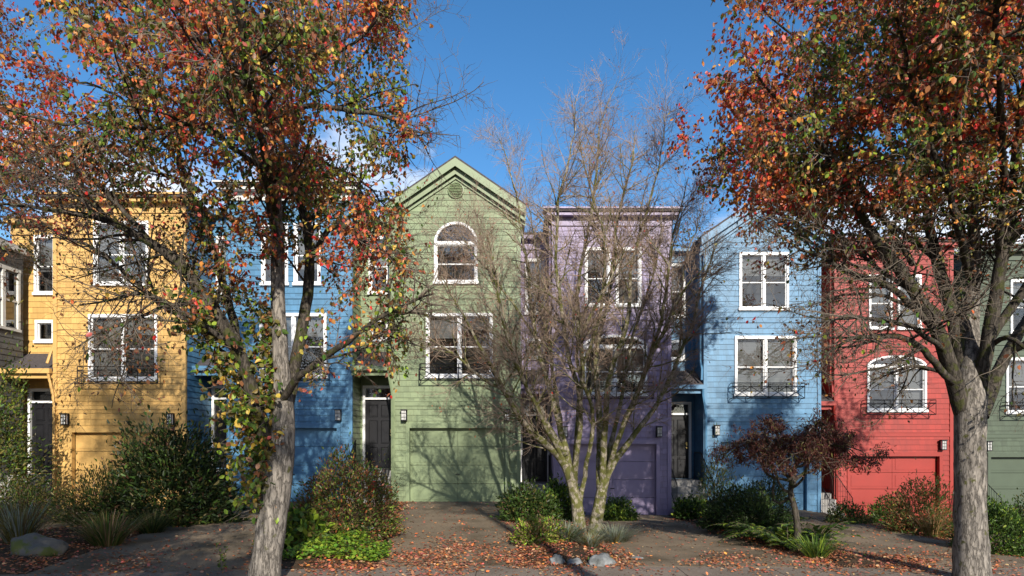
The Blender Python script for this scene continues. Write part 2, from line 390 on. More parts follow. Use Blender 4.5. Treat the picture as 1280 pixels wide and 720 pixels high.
def lamp(parent, x, y, z):
    f = MB(); w, d, h = .072, .14, .135
    f.box(x-w-.01, x+w+.01, y-.03, y-.0, z-h-.02, z+h+.02)
    f.box(x-w-.02, x+w+.02, y-d-.02, y-.03, z+h, z+h+.03); f.box(x-w, x+w, y-d, y-.03, z-h-.02, z-h)
    for a in (-w, -w*.36, w*.36-.015, w-.015): f.box(x+a, x+a+.015, y-d-.004, y-d+.012, z-h, z+h)
    for a in (-w, w-.015): f.box(x+a, x+a+.015, y-.05, y-.03, z-h, z+h)
    for b in (-.06, .05): f.box(x-w, x+w, y-d-.006, y-d+.01, z+b, z+b+.012)
    o = f.build('wall_lamp', M['iron'], parent)
    g = MB(); g.box(x-w+.012, x+w-.012, y-d+.006, y-.04, z-h+.004, z+h-.004); g.build('lamp_glass', M['lampglass'], o)
def railing(parent, pts, h=.85, gap=.12):
    m = MB()
    for a, b in zip(pts[:-1], pts[1:]):
        a = Vector(a); b = Vector(b); up = Vector((0, 0, h))
        m.bar(a+up, b+up, .022); m.bar(a+Vector((0, 0, .1)), b+Vector((0, 0, .1)), .014)
        L = (b-a).length; k = max(1, int(L/gap))
        for i in range(k+1):
            p = a+(b-a)*i/k; m.bar(p+Vector((0, 0, -.02 if i in (0, k) else .1)), p+up, .018 if i in (0, k) else .010)
    return m.build('railing', M['iron'], parent)

def house(name, label, col, x0, x1, x2, Y, off, roof='flat', upper='pair', mid='pair', door='door', garage=True, edge='roofedge', blinds=(.9, .5, .6), midw=1.9, stoop=True, dyl=0., H=8.9):
    xc = (x1+x2)/2; hw = (x2-x1)/2; xl = x0-xc; rec = 1.0; T = M[col+'_trim']
    root = empty(name, (xc, Y, off)); tag(root, label, 'house', 'terraced townhouses in the row')
    HR0 = min(8.5, H-.27) if roof == 'flat' else 8.15; zE = 8.33; slope = .68; rw = -hw-xl; rc = (xl-hw)/2
    w = MB()
    ops = [(-hw+.5, hw-.42, -1, 2.11, 0)]
    if upper == 'arch': uw = [(0, 6.22, 7.36, 1.24, 1, .6)]
    elif upper == 'pair': uw = [(.05, 6.18, 7.92, 1.52, 2, 0)]
    else: uw = [(-.42, 6.18, 7.9, .76, 1, 0), (.50, 6.18, 7.9, .76, 1, 0)]
    for (a, b, c, d, e, r) in uw: ops.append(hole(a, b, c, d, r))
    mr = .34 if mid == 'arch' else 0; mz1 = 5.0 if mr else 5.35
    ops.append(hole(.1, 3.55, mz1, midw, mr))
    lim = None; top = H
    if roof == 'gable':
        top = zE+slope*hw; lim = lambda z: (-hw, hw) if z <= zE else (-hw+(z-zE)/slope, hw-(z-zE)/slope)
    siding(w, -hw, hw, -.35, top, lambda u, o_, z: (u, -o_, z), ops, lim=lim)
    st = H if roof == 'flat' else zE
    siding(w, 0, rec, -.35, st, lambda u, o_, z: (-hw-o_, u, z)); w.quad((hw-.004, 0, -.6), (hw-.004, 2.4, -.6), (hw-.004, 2.4, st), (hw-.004, 0, st)); siding(w, dyl+.04, rec, -.35, HR0, lambda u, o_, z: (xl+.004+o_, u, z))
    dw = min(.98, rw-.06); dc = rc
    HR = min(8.55, H-.22) if roof == 'flat' else 8.2
    rops = [(dc-dw/2+.03, dc+dw/2-.03, .93, 3.36, 0), hole(rc, 6.15, 7.85, min(.62, rw-.2)), hole(rc, 4.75, 5.38, min(.56, rw-.2))]
    siding(w, xl, -hw, -.35, HR, lambda u, o_, z: (u, rec-o_, z), rops, lap=.014)
    # the body behind: sides, back
    D = 10.
    w.quad((xl, rec, -.6), (xl, D, -.6), (xl, D, HR), (xl, rec, HR)); w.quad((hw, 2.4, -.6), (hw, D, -.6), (hw, D, st), (hw, 2.4, st))
    w.quad((xl, D, -.6), (hw, D, -.6), (hw, D, st), (xl, D, st)); w.quad((-hw, rec, HR-1), (-hw, D, HR-1), (-hw, D, st), (-hw, rec, st))
    if roof == 'gable': w.poly([(-hw, D, st), (hw, D, st), (0, D, st+slope*hw)])
    w.build('wall', M[col], root)
    # trim
    t = MB()
    for a in (-hw-.02, hw-.09): t.box(a, a+.11, -.035, .05, -.3, st-.3)
    t.box(-hw+.09, hw-.09, -.032, .0, 2.74, 2.86); t.box(-hw+.09, hw-.09, -.045, .0, 2.86, 2.885)
    gx0, gx1 = -hw+.5, hw-.42
    t.box(gx0-.1, gx0, -.035, .1, -.3, 2.11); t.box(gx1, gx1+.1, -.035, .1, -.3, 2.11); t.box(gx0-.1, gx1+.1, -.04, .1, 2.11, 2.24)
    t.box(-hw+.09, hw-.09, -.03, .0, 5.78, 5.84)
    t.build('trim', T, root)
    g = MB(); y = .13
    for r in range(4):
        for c in range(2):
            a = gx0+(gx1-gx0)/2*c; b = a+(gx1-gx0)/2; z = -.02+r*.5325
            g.box(a+(.004 if c else 0), b-(0 if c else .004), y, y+.04, z+.012, z+.5325)
            g.box(a+.10, b-.10, y-.010, y-.001, z+.09, z+.455)
    gd = g.build('garage_door', M[col+'_garage'], root)
    q = MB(); q.box(gx0, gx1, y-.006, y+.05, -.06, -.009); q.build('seal', M['iron'], gd)
    q = MB(); zc = -.02+.5325+.28; q.box(-.06+(gx0+gx1)/2, .06+(gx0+gx1)/2, y-.05, y-.035, zc-.012, zc+.012); q.box(-.055+(gx0+gx1)/2, -.04+(gx0+gx1)/2, y-.036, y, zc-.01, zc+.01); q.box(.04+(gx0+gx1)/2, .055+(gx0+gx1)/2, y-.036, y, zc-.01, zc+.01); q.build('handle', M['iron'], gd)
    # windows
    for i, (a, b, c, d, e, r) in enumerate(uw): window(root, 0, a, b, c, d, e, r, blinds[0] if i == 0 else (blinds[0], blinds[1])[i % 2])
    window(root, 0, .1, 3.55, mz1, midw, 2, mr, (blinds[1], blinds[2]))
    window(root, rec, rc, 6.15, 7.85, min(.62, rw-.2), 1, 0, .55); window(root, rec, rc, 4.75, 5.38, min(.56, rw-.2), 1, 0, 0, hung=False)
    balcony(root, .1, midw+.28, 3.44, -.03)
    lamp(root, -hw+.36, -.035, 2.47); lamp(root, hw-.36, -.035, 2.47)
    # door with frame and transom
    d = MB(); a, b = dc-dw/2, dc+dw/2; fy = rec
    d.box(a, a+.07, fy-.05, fy+.08, .93, 3.4); d.box(b-.07, b, fy-.05, fy+.08, .93, 3.4); d.box(a+.07, b-.07, fy-.055, fy+.08, 3.32, 3.4); d.box(a+.07, b-.07, fy-.045, fy+.07, 2.98, 3.04)
    fr = d.build('door_frame', M['white'], root)
    p = MB(); p.quad((a+.07, fy+.03, 3.04), (b-.07, fy+.03, 3.04), (b-.07, fy+.03, 3.32), (a+.07, fy+.03, 3.32)); p.build('transom_pane', M['glass'], fr)
    q = MB(); q.box(a+.07, b-.07, fy+.12, fy+.14, 3.0, 3.36); q.build('dark_backing', M['dark_room'], fr)
    d = MB(); a += .072; b -= .072; W = b-a
    d.box(a, b, fy+.03, fy+.07, .95, 2.98)
    for cx in (a+W*.28, a+W*.72):
        for (q0, q1) in ((1.12, 1.55), (1.67, 2.35), (2.47, 2.82)):
            l_, r_ = cx-W*.15, cx+W*.15
            d.tube([(l_, fy+.025, q0), (r_, fy+.025, q0), (r_, fy+.025, q1), (l_, fy+.025, q1), (l_, fy+.025, q0)], [.016]*5, 6)
            d.prism([(l_+.03, fy+.029, q0+.03), (r_-.03, fy+.029, q0+.03), (r_-.03, fy+.029, q1-.03), (l_+.03, fy+.029, q1-.03)], (0, -.012, 0))
    dd = d.build('door', M[door], root)
    h = MB(); h.tube([(b-.07, fy-.02, 1.92), (b-.07, fy+.03, 1.92)], [.028, .02], 8); h.box(b-.09, b-.05, fy-.012, fy+.02, 1.98, 2.1); h.build('handle', M['brass'], dd)
    # porch roof over the door
    pr = MB(); ya, yb = -.08, rec-.02; za, zb = 3.86, 4.42
    pr.prism([(xl+.0, ya, za), (xl+.0, yb, zb), (xl, yb, zb-.07), (xl, ya, za-.07)], (rw-.01, 0, 0)); po = pr.build('porch_roof', M['roof'], root)
    pg = MB(); pg.box(xl, -hw-.01, ya-.1, ya-.002, za-.13, za+.0); pg.box(xl+.0, -hw-.01, ya+.03, ya+.1, za-.26, za-.075); pg.box(xl, -hw-.01, ya+.1, rec-.02, za-.16, za-.08)
    pg.build('gutter', T, po)
    ds = MB(); xx = -hw-.07
    zt = st-.3
    ds.tube([(xx, .12, zt), (xx, .12, 4.6), (xx, -.02, 4.35), (xx-.04, -.12, 4.0)], [.038]*4, 6)
    ds.tube([(-hw-.07, -.14, 3.74), (-hw-.06, -.1, 3.55), (-hw-.0, -.07, 3.2), (-hw+.04, -.07, 2.9), (-hw+.04, -.07, 0)], [.036]*5, 6)
    ds.build('downspout', T, root)
    # stoop
    if stoop:
        s = MB(); s.box(xl+.02, -hw-.03, .1, rec-.02, -.5, .92)
        for k in range(5): s.box(xl+.02, -hw-.03, .1-(k+1)*.27, .1-k*.27-.001*k, -.5, .92-.184*(k+1))
        s.build('steps', M['step'], root)
        railing(root, [(-hw-.06, .85, .92), (-hw-.06, .1, .92), (-hw-.06, -1.2, .02)]); railing(root, [(xl+.08, .1, .92), (xl+.08, -1.2, .02)])
    # roof
    E = M[edge]
    if roof == 'flat':
        r = MB(); r.box(xl+.01, hw-.01, 1.0, D, HR-.2, HR-.1) if False else None
        r.box(-hw-.22, hw+.22, -.32, D, H, H+.06); r.box(xl-.05, -hw-.22, rec-.3, D, HR, HR+.06)
        ro = r.build('roof', M['roof'], root)
        c = MB()
        for (p_, z_, h_) in ((.16, H-.10, .098), (.26, H+.061, .05)): c.box(-hw-p_-.03, hw+p_+.03, -p_-.1, .2, z_, z_+h_)
        c.box(-hw-.03, hw+.03, -.05, 0, H-.34, H-.10); c.build('cornice', T if edge == 'roofedge_' else E, root)
        c = MB(); c.box(xl-.03, -hw-.2, rec-.28, rec+.1, HR-.12, HR-.001); c.box(xl, -hw-.03, rec-.06, rec-.001, HR-.4, HR-.12); c.build('cornice', T, root)
    else:
        r = MB(); e = hw+.16; yo = -.26
        for sg in (-1, 1):
            z0 = zE-slope*.16; zA = zE+slope*hw
            pts = [(sg*e, yo, z0+.03), (0, yo, zA+.03), (0, yo, zA+.17), (sg*e, yo, z0+.17)]
            r.prism(pts, (0, D-yo, 0))
        ro = r.build('roof', M['roof'], root)
        c = MB()
        for sg in (-1, 1):
            for (dz0, dz1, y0, y1) in ((-.13, .10, yo-.03, yo-.002), (-.30, -.10, yo+.10, yo+.13), (-.40, -.30, -.06, -.02)):
                pts = [(sg*e*1.0, y0, zE-slope*.16+dz0), (0, y0, zA+dz0), (0, y0, zA+dz1), (sg*e, y0, zE-slope*.16+dz1)]
                c.prism(pts, (0, y1-y0, 0))
            c.prism([(sg*e, yo, zE-slope*.16+.025), (0, yo, zA+.025), (0, yo, zA+.005), (sg*e, yo, zE-slope*.16+.005)], (0, .24, 0))
        c.build('rake_board', T, root)
        v = MB(); vz = zE+.52; rr = .20
        for i in range(9):
            zz = vz-rr+.022+i*rr*2/9; hw_ = math.sqrt(max(.001, rr*rr-(zz-vz)**2)); v.prism([(-hw_, -.03, zz), (hw_, -.03, zz), (hw_, -.055, zz-.03), (-hw_, -.055, zz-.03)], (0, .004, .004))
        ring = [(rr*1.06*math.cos(k*math.pi/10), -.04, vz+rr*1.06*math.sin(k*math.pi/10)) for k in range(21)]; v.tube(ring, [.022]*21, 5)
        v.build('gable_vent', T, root)
        c = MB(); c.box(xl-.04, -hw-.18, rec-.3, D, HR, HR+.08); c.box(xl, -hw-.03, rec-.07, rec-.001, HR-.3, HR-.001); c.build('cornice', T, root)
    return root

HG = [
 ('townhouse', 'yellow shingled townhouse left of the first blue one, black front door at its left', 'yellow', -14.6, -12.64, -9.02, 17.5, -.13, 'flat', 'pair', 'pair'),
 ('townhouse', 'blue flat roofed townhouse between the yellow house and the green gabled house', 'blue', -9.02, -8.07, -4.55, 18.0, 0., 'flat', 'two', 'pair'),
 ('townhouse', 'light green gabled townhouse with an arched upper window and round gable vent', 'green', -4.55, -3.41, .227, 18.0, 0., 'gable', 'arch', 'pair'),
 ('townhouse', 'purple townhouse behind the bare tree with a low arched window over its garage', 'purple', .227, 1.20, 4.69, 18.75, -.46, 'flat', 'two', 'arch'),
 ('townhouse', 'blue gabled townhouse between the purple house and the red house', 'blue', 4.69, 5.91, 9.48, 19.5, -.40, 'gable', 'pair', 'pair'),
 ('townhouse', 'red townhouse with an arched window above its red garage door', 'red', 9.48, 10.33, 14.1, 20.3, -.86, 'flat', 'two', 'arch'),
 ('townhouse', 'dark green townhouse at the right edge beyond the red one', 'forest', 14.1, 15.2, 18.9, 20.8, -.90, 'flat', 'pair', 'pair'),
]
BL = [(.95, .9, .25), (.3, .7, .3), (.0, .35, .2), (.35, .9, .55), (.35, 1., 1.), (.5, .98, .98), (.5, .6, .6)]
ED = ['yellow_trim', 'dim', 'green_trim', 'purple_trim', 'blue_trim', 'red_trim', 'forest_trim']
YP = [18.5]+[h[6] for h in HG]
for h, b, e, yp in zip(HG, BL, ED, YP): house(*h, blinds=b, edge=e, dyl=yp-h[6], H=8.5 if h[2] == 'yellow' else 8.9)

# grey neighbour: its side wall faces the row's gap
def grey_house():
    xw = -14.05; root = empty('neighbour_house', (xw, 14., -.15)); tag(root, 'dark grey house side wall with a paired window at the left edge', 'house')
    w = MB(); fn = lambda u, o_, z: (o_, u, z)
    siding(w, -6, 4.2, -.5, 7.3, fn, [(2.95, 4.0, 5.1, 6.6, 0), (-1, .9, 5.1, 6.6, 0)])
    w.quad((0, 4.2, -.5), (-7, 4.2, -.5), (-7, 4.2, 7.3), (0, 4.2, 7.3)); w.quad((0, -6, -.5), (-7, -6, -.5), (-7, -6, 7.3), (0, -6, 7.3)); w.quad((-7, -6, -.5), (-7, 4.2, -.5), (-7, 4.2, 7.3), (-7, -6, 7.3))
    w.build('wall', M['grey'], root)
    for (a, b) in ((2.9, 4.05), (-1.05, .95)):
        f = MB(); p = MB(); bl = MB(); z0, z1 = 5.05, 6.65; mid = (a+b)/2
        for (u0, u1) in ((a, a+.08), (b-.08, b), (mid-.05, mid+.05)): f.box(-.06, .05, u0, u1, z0, z1)
        f.box(-.06, .054, a-.02, b+.02, z1, z1+.1); f.box(-.06, .07, a-.02, b+.02, z0-.07, z0); f.box(-.03, .03, a+.08, b-.08, 5.8, 5.85)
        p.quad((-.01, a+.05, z0), (-.01, b-.05, z0), (-.01, b-.05, z1), (-.01, a+.05, z1)); bl.box(-.2, -.19, a, b, 5.85, z1); bl.box(-.6, -.59, a, b, z0, z1)
        o = f.build('window', M['dim'], root); p.build('pane', M['glass'], o); bl.build('blind', M['blind'], o)
    r = MB(); r.prism([(.12, -6.5, 7.25), (.12, -6.5, 7.37), (-3.5, -6.5, 9.2), (-3.5, -6.5, 9.08)], (0, 10.75, 0)); r.prism([(-7.55, -6.5, 7.25), (-7.55, -6.5, 7.37), (-3.5, -6.5, 9.2), (-3.5, -6.5, 9.08)], (0, 10.75, 0))
    ro = r.build('roof', M['roof'], root)
    f = MB(); f.box(.122, .22, -6.5, 4.18, 7.2, 7.36); f.build('gutter', M['dim'], ro)
    for yy in (4.18, -5.98):
        g = MB(); g.prism([(0, yy, 7.3), (-7, yy, 7.3), (-3.5, yy, 8.9)], (0, .02, 0)); g.build('gable', M['grey'], root)
grey_house()

# ------------------------------------------------------------------ vegetation
LT = np.array([(0, 0, 0), (-.36, .30, .10), (-.33, .66, .09), (0, 1, -.04), (.33, .66, .09), (.36, .30, .10), (0, .5, -.03)])
LF = np.array([(0, 6, 3, 2, 1), (0, 5, 4, 3, 6)])
def unit(a): return a/(np.linalg.norm(a, axis=1)[:, None]+1e-9)
def leaf_mesh(name, pos, axis, size, col, aspect=1., rng=RNG, normal=None, curl=1.):
    n = len(pos); axis = unit(axis)
    nr = rng.normal(size=(n, 3)) if normal is None else normal
    side = unit(np.cross(axis, nr)); nr = np.cross(side, axis)
    sc = np.asarray(size)[:, None, None]; cu = (curl*rng.uniform(-.6, 1.8, n))[:, None, None] if not np.isscalar(curl) or curl else 0.
    V = pos[:, None, :]+sc*(LT[None, :, 0:1]*aspect*side[:, None, :]+LT[None, :, 1:2]*axis[:, None, :]+LT[None, :, 2:3]*cu*nr[:, None, :])
    Fc = (LF[None]+7*np.arange(n)[:, None, None]).reshape(-1, 5)
    cc = np.ones((n, 7, 4)); cc[:, :, :3] = np.clip(col[:, None, :], 0, 1)
    return mesh_np(name, V.reshape(-1, 3), Fc, 5, cc.reshape(-1, 4))
PAL = dict(red=(.60, .045, .04), verm=(.66, .15, .045), orange=(.70, .30, .07), yellow=(.64, .44, .08), brown=(.27, .115, .055), rust=(.42, .14, .055),
           olive=(.17, .15, .045), green=(.085, .15, .03), dark=(.045, .07, .02), lime=(.27, .36, .04), pink=(.64, .15, .12), tan=(.42, .25, .14), bronze=(.13, .065, .04))
def palette(n, names, wts, rng=RNG, var=.18):
    w = np.array(wts, float); w /= w.sum(); A = np.array([PAL[k] if isinstance(k, str) else k for k in names])
    c = A[rng.choice(len(names), n, p=w)]
    return c*(1+rng.normal(0, var, (n, 1)))*(1+rng.normal(0, .06, (n, 3)))
def catmull(P, R, step):
    P = np.array([tuple(p) for p in P]); R = np.array(R); Q = np.vstack([2*P[0]-P[1], P, 2*P[-1]-P[-2]]); outP, outR = [], []
    for i in range(len(P)-1):
        L = np.linalg.norm(P[i+1]-P[i]); k = max(2, int(L/step))
        for t in np.arange(k)/k:
            a, b, c, d = Q[i], Q[i+1], Q[i+2], Q[i+3]
            outP.append(.5*((2*b)+(-a+c)*t+(2*a-5*b+4*c-d)*t*t+(-a+3*b-3*c+d)*t**3)); outR.append(R[i]*(1-t)+R[i+1]*t)
    outP.append(P[-1]); outR.append(R[-1]); return np.array(outP), np.array(outR)
class Tree:
    def __init__(s, seed): s.rng = np.random.default_rng(seed); s.thick = []; s.thin = []; s.tips = []
    def limb(s, P, R, step=.12, wob=.02):
        p, r = catmull(P, R, step); k = len(p)
        p[1:] += (np.cumsum(s.rng.normal(0, wob*.5, (k-1, 3)), 0))*np.minimum(1, .03/np.maximum(r[1:], .004))[:, None]
        s.add(p, r); return p, r
    def add(s, p, r): (s.thick if r[0] > .012 else s.thin).append((p, r))
    def branch(s, p0, d, L, r0, nseg, wob, trop):
        """wandering tapering branch; trop = pull added to direction per step"""
        g = s.rng; P = [p0]; d = d/np.linalg.norm(d)
        for i in range(nseg):
            d = d+g.normal(0, wob, 3)+trop; d /= np.linalg.norm(d); P.append(P[-1]+d*L/nseg)
        P = np.array(P); R = r0*(1-.68*np.linspace(0, 1, nseg+1)); s.add(P, R); return P, R
    def spawn(s, p, r, n, t0, t1, ang, Lr, rfac, nseg, wob, trop, rmax=1., bias=None, pw=1.):
        g = s.rng; out = []; k = len(p)
        for _ in range(n):
            t = t0+(t1-t0)*g.random()**pw; i = min(k-2, int(t*(k-1))); q = p[i]+(p[i+1]-p[i])*g.random()
            T = p[i+1]-p[i]; T = T/(np.linalg.norm(T)+1e-9); a = math.radians(g.uniform(*ang))
            w = g.normal(size=3)
            if bias is not None: w = w+bias
            w -= T*np.dot(w, T); w /= np.linalg.norm(w)
            d = T*math.cos(a)+w*math.sin(a); L = g.uniform(*Lr)*(1-.35*t); rr = min(rmax, max(r[i]*rfac, .0025), .006+L*.012)
            out.append(s.branch(q, d, L, rr, nseg, wob, trop))
        return out
    def trunk_mesh(s, name, mat, parent, rough=.12, minr=.07):
        V, Fs, n = [], [], 0
        for p, r in s.thick:
            sd = 22 if r[0] > minr*2 else 12 if r[0] > minr else 7 if r[0] > .02 else 5
            rr = rough if r[0] > minr else 0
            v, f = tube_arrays(p, r, sd, rr); V.append(v); Fs.append(f+n); n += len(v)
        return link(name, mesh_np(name, np.vstack(V), np.vstack(Fs), 4), mat, parent, True)
    def twig_mesh(s, name, mat, parent):
        V, Fs, n = [], [], 0
        for p, r in s.thin:
            v, f = tube_arrays(p, r, 3); V.append(v); Fs.append(f+n); n += len(v)
        return link(name, mesh_np(name, np.vstack(V), np.vstack(Fs), 4), mat, parent)

def pear(name, label, group, Yb, limbs, seed, base, leafrule, nsec=11, trunkpts=None, shoots=0, lsc=1., dens=1., hue=lambda p, h: 0*p):
    t = Tree(seed); g = t.rng
    root = empty(name, base); tag(root, label, 'tree', group); b = np.array(base)
    anchors = []; LM = []
    for li, L in enumerate(limbs):
        P = [np.array(at(a, c, Yb+d))-b for a, c, d, _ in L]; R = [q[3]*(.78 if q[3] > .15 else .70) for q in L]
        if li == 0: P[0] = np.array((0, 0, -.12)) if trunkpts is None else P[0]
        p, r = t.limb(P, R, .09 if R[0] > .15 else .14, .012 if li == 0 else .03); LM.append(p)
        ln = np.sum(np.linalg.norm(np.diff(p, axis=0), axis=1)); ns = int(nsec*ln/3.)
        sec = t.spawn(p, r, ns, .25 if li else .42, .98, (35, 75), (.7, 1.7), .55, 8, .13, np.array((0, 0, .035)), .035)
        sec.append((p[int(len(p)*.6):], r[int(len(p)*.6):]))
        for sp, sr in sec:
            ter = t.spawn(sp, sr, 7, .15, 1., (30, 80), (.35, .85), .6, 6, .16, np.array((0, 0, .0)), .012)
            ter.append((sp[len(sp)//2:], sr[len(sp)//2:]))
            for tp, tr in ter:
                tw = t.spawn(tp, tr, 6, .1, 1., (30, 85), (.12, .40), .8, 4, .24, np.array((0, 0, -.06)), .0042)
                for q, qr in tw: anchors.append(q)
                anchors.append(tp)
    # leaves
    pos, ax = [], []
    for q in anchors:
        wq = q[-1]+b; pr = leafrule(wq)
        if pr <= 0: continue
        if g.random() > min(1, pr*1.6): continue
        for k in range(g.poisson(3.7*dens*pr)):
            i = g.integers(1, len(q)); pos.append(q[i]+g.normal(0, .012, 3)); d = q[i]-q[i-1]; ax.append(d/np.linalg.norm(d)*.5+g.normal(0, .5, 3)+np.array((0, 0, -.8)))
    n0 = len(pos)
    if shoots:
        tp = LM[0]; L2 = LM[1]
        for _ in range(shoots):
            src = tp if g.random() < .5 else L2
            zz = src[:, 2]; ok = np.where((zz > 1.0) & (zz < 3.6))[0]; i = g.choice(ok); q = src[i]
            d = np.array((g.normal(-.85, .35), g.normal(-.35, .4), g.normal(.05, .4)))
            P, R = t.branch(q, d, g.uniform(.25, .65), .007, 5, .2, np.array((0, 0, -.08)))
            for k in range(g.integers(8, 18)):
                i = g.integers(1, len(P)); pos.append(P[i]+g.normal(0, .03, 3)); ax.append(g.normal(0, .5, 3)+np.array((0, 0, -.5)))
    pos = np.array(pos); ax = np.array(ax); n = len(pos)
    nz = np.array([mnoise.noise(Vector(p*1.1)+Vector((seed, 0, 0)))+.6*mnoise.noise(Vector(p*3.1)) for p in pos])
    hz = (pos[:, 2]+b[2])
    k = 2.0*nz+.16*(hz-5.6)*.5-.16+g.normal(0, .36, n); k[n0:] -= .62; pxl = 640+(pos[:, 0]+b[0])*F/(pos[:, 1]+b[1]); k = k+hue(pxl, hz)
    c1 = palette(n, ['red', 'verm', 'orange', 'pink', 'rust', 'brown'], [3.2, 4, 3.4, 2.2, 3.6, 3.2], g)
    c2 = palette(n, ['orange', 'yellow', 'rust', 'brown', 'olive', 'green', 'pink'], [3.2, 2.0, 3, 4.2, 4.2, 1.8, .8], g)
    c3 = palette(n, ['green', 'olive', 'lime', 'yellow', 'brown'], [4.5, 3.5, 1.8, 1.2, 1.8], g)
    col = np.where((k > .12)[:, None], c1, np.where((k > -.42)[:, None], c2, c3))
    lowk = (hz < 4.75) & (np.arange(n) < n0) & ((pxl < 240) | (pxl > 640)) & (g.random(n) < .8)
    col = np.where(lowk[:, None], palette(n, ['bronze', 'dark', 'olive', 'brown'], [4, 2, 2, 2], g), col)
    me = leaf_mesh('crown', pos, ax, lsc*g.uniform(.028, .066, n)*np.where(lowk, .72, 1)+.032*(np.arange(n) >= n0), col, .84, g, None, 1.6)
    tk = t.thick; t.thick = [q for q in tk if q[1][0] > .15]; t.trunk_mesh('trunk', M['pearbark'], root)
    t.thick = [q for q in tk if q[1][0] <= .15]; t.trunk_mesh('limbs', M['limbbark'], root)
    link('crown', me, M['leaf'], root); t.twig_mesh('twigs', M['twig'], root)
    print(name, 'leaves', n, 'twigs', len(t.thin), 'limbs', len(t.thick))
    return root

LP = [
 [(328,745,0,.27),(335,690,0,.235),(345,620,0,.225),(352,560,0,.20),(353,500,.05,.165),(350,440,.05,.14),(347,360,.1,.12),(345,270,.1,.10),(340,190,.15,.08),(315,120,.2,.06),(295,50,.3,.045),(290,-60,.3,.03),(285,-150,.3,.012)],
 [(345,590,0,.14),(325,520,-.1,.13),(300,440,-.2,.12),(262,375,-.3,.10),(225,325,-.4,.085),(170,285,-.6,.06),(110,262,-.8,.04),(40,250,-.9,.02),(-60,240,-1,.01)],
 [(300,440,-.2,.08),(285,380,.3,.075),(262,300,.6,.06),(235,220,.9,.05),(215,120,1.1,.035),(200,0,1.2,.02),(195,-90,1.2,.01)],
 [(356,530,.05,.12),(372,450,.3,.11),(384,370,.5,.10),(383,300,.6,.085),(366,215,.7,.07),(372,130,.8,.055),(400,60,.9,.04),(430,-40,1,.02),(445,-110,1,.008)],
 [(352,500,0,.08),(375,470,-.3,.065),(430,425,-.6,.05),(480,392,-.9,.035),(535,372,-1.1,.012)],
 [(384,330,.5,.06),(415,285,.2,.05),(450,300,-.1,.04),(500,335,-.3,.02),(545,362,-.3,.008)],
 [(340,150,.2,.05),(385,135,-.2,.045),(430,136,-.4,.04),(480,142,-.5,.03),(515,165,-.5,.02),(535,190,-.5,.008)],
 [(338,110,.2,.045),(360,85,-.3,.04),(410,75,-.5,.03),(450,50,-.7,.02),(480,10,-.8,.01)],
 [(330,160,.15,.06),(295,95,-.4,.05),(262,55,-.7,.04),(220,35,-.9,.03),(160,10,-1.1,.02),(100,-40,-1.2,.01)],
 [(345,220,.1,.05),(250,170,-.7,.04),(170,170,-1.2,.03),(80,165,-1.6,.02),(-20,150,-1.8,.01)],
 [(350,330,.1,.06),(330,230,1,.05),(300,120,1.8,.035),(270,0,2.3,.015)],
 [(347,300,.1,.05),(330,220,-.7,.04),(290,130,-1.2,.03),(270,20,-1.5,.015)],
 [(300,440,-.2,.06),(200,380,.6,.05),(110,310,1.2,.035),(20,270,1.6,.02),(-80,230,1.8,.01)],
 [(300,440,-.2,.06),(240,400,-.5,.045),(170,370,-.9,.03),(90,380,-1.1,.012)],
 [(262,375,-.3,.05),(200,385,-.5,.035),(135,408,-.7,.02),(95,430,-.8,.008)],
 [(235,220,.9,.04),(160,120,1.3,.03),(70,80,1.6,.02),(-40,40,1.8,.01)],
 [(215,325,-.4,.05),(120,225,-.3,.035),(40,150,-.2,.025),(-50,80,-.1,.012)],
 [(372,130,.8,.04),(430,90,1.3,.03),(470,40,1.6,.018),(490,-30,1.8,.008)],
 [(345,270,.1,.07),(335,200,-1.,.055),(320,80,-2.,.045),(310,-120,-2.8,.03),(300,-330,-3.3,.012)],
 [(372,200,.7,.04),(420,210,.9,.03),(470,240,1.,.018),(500,280,1.,.008)],
]
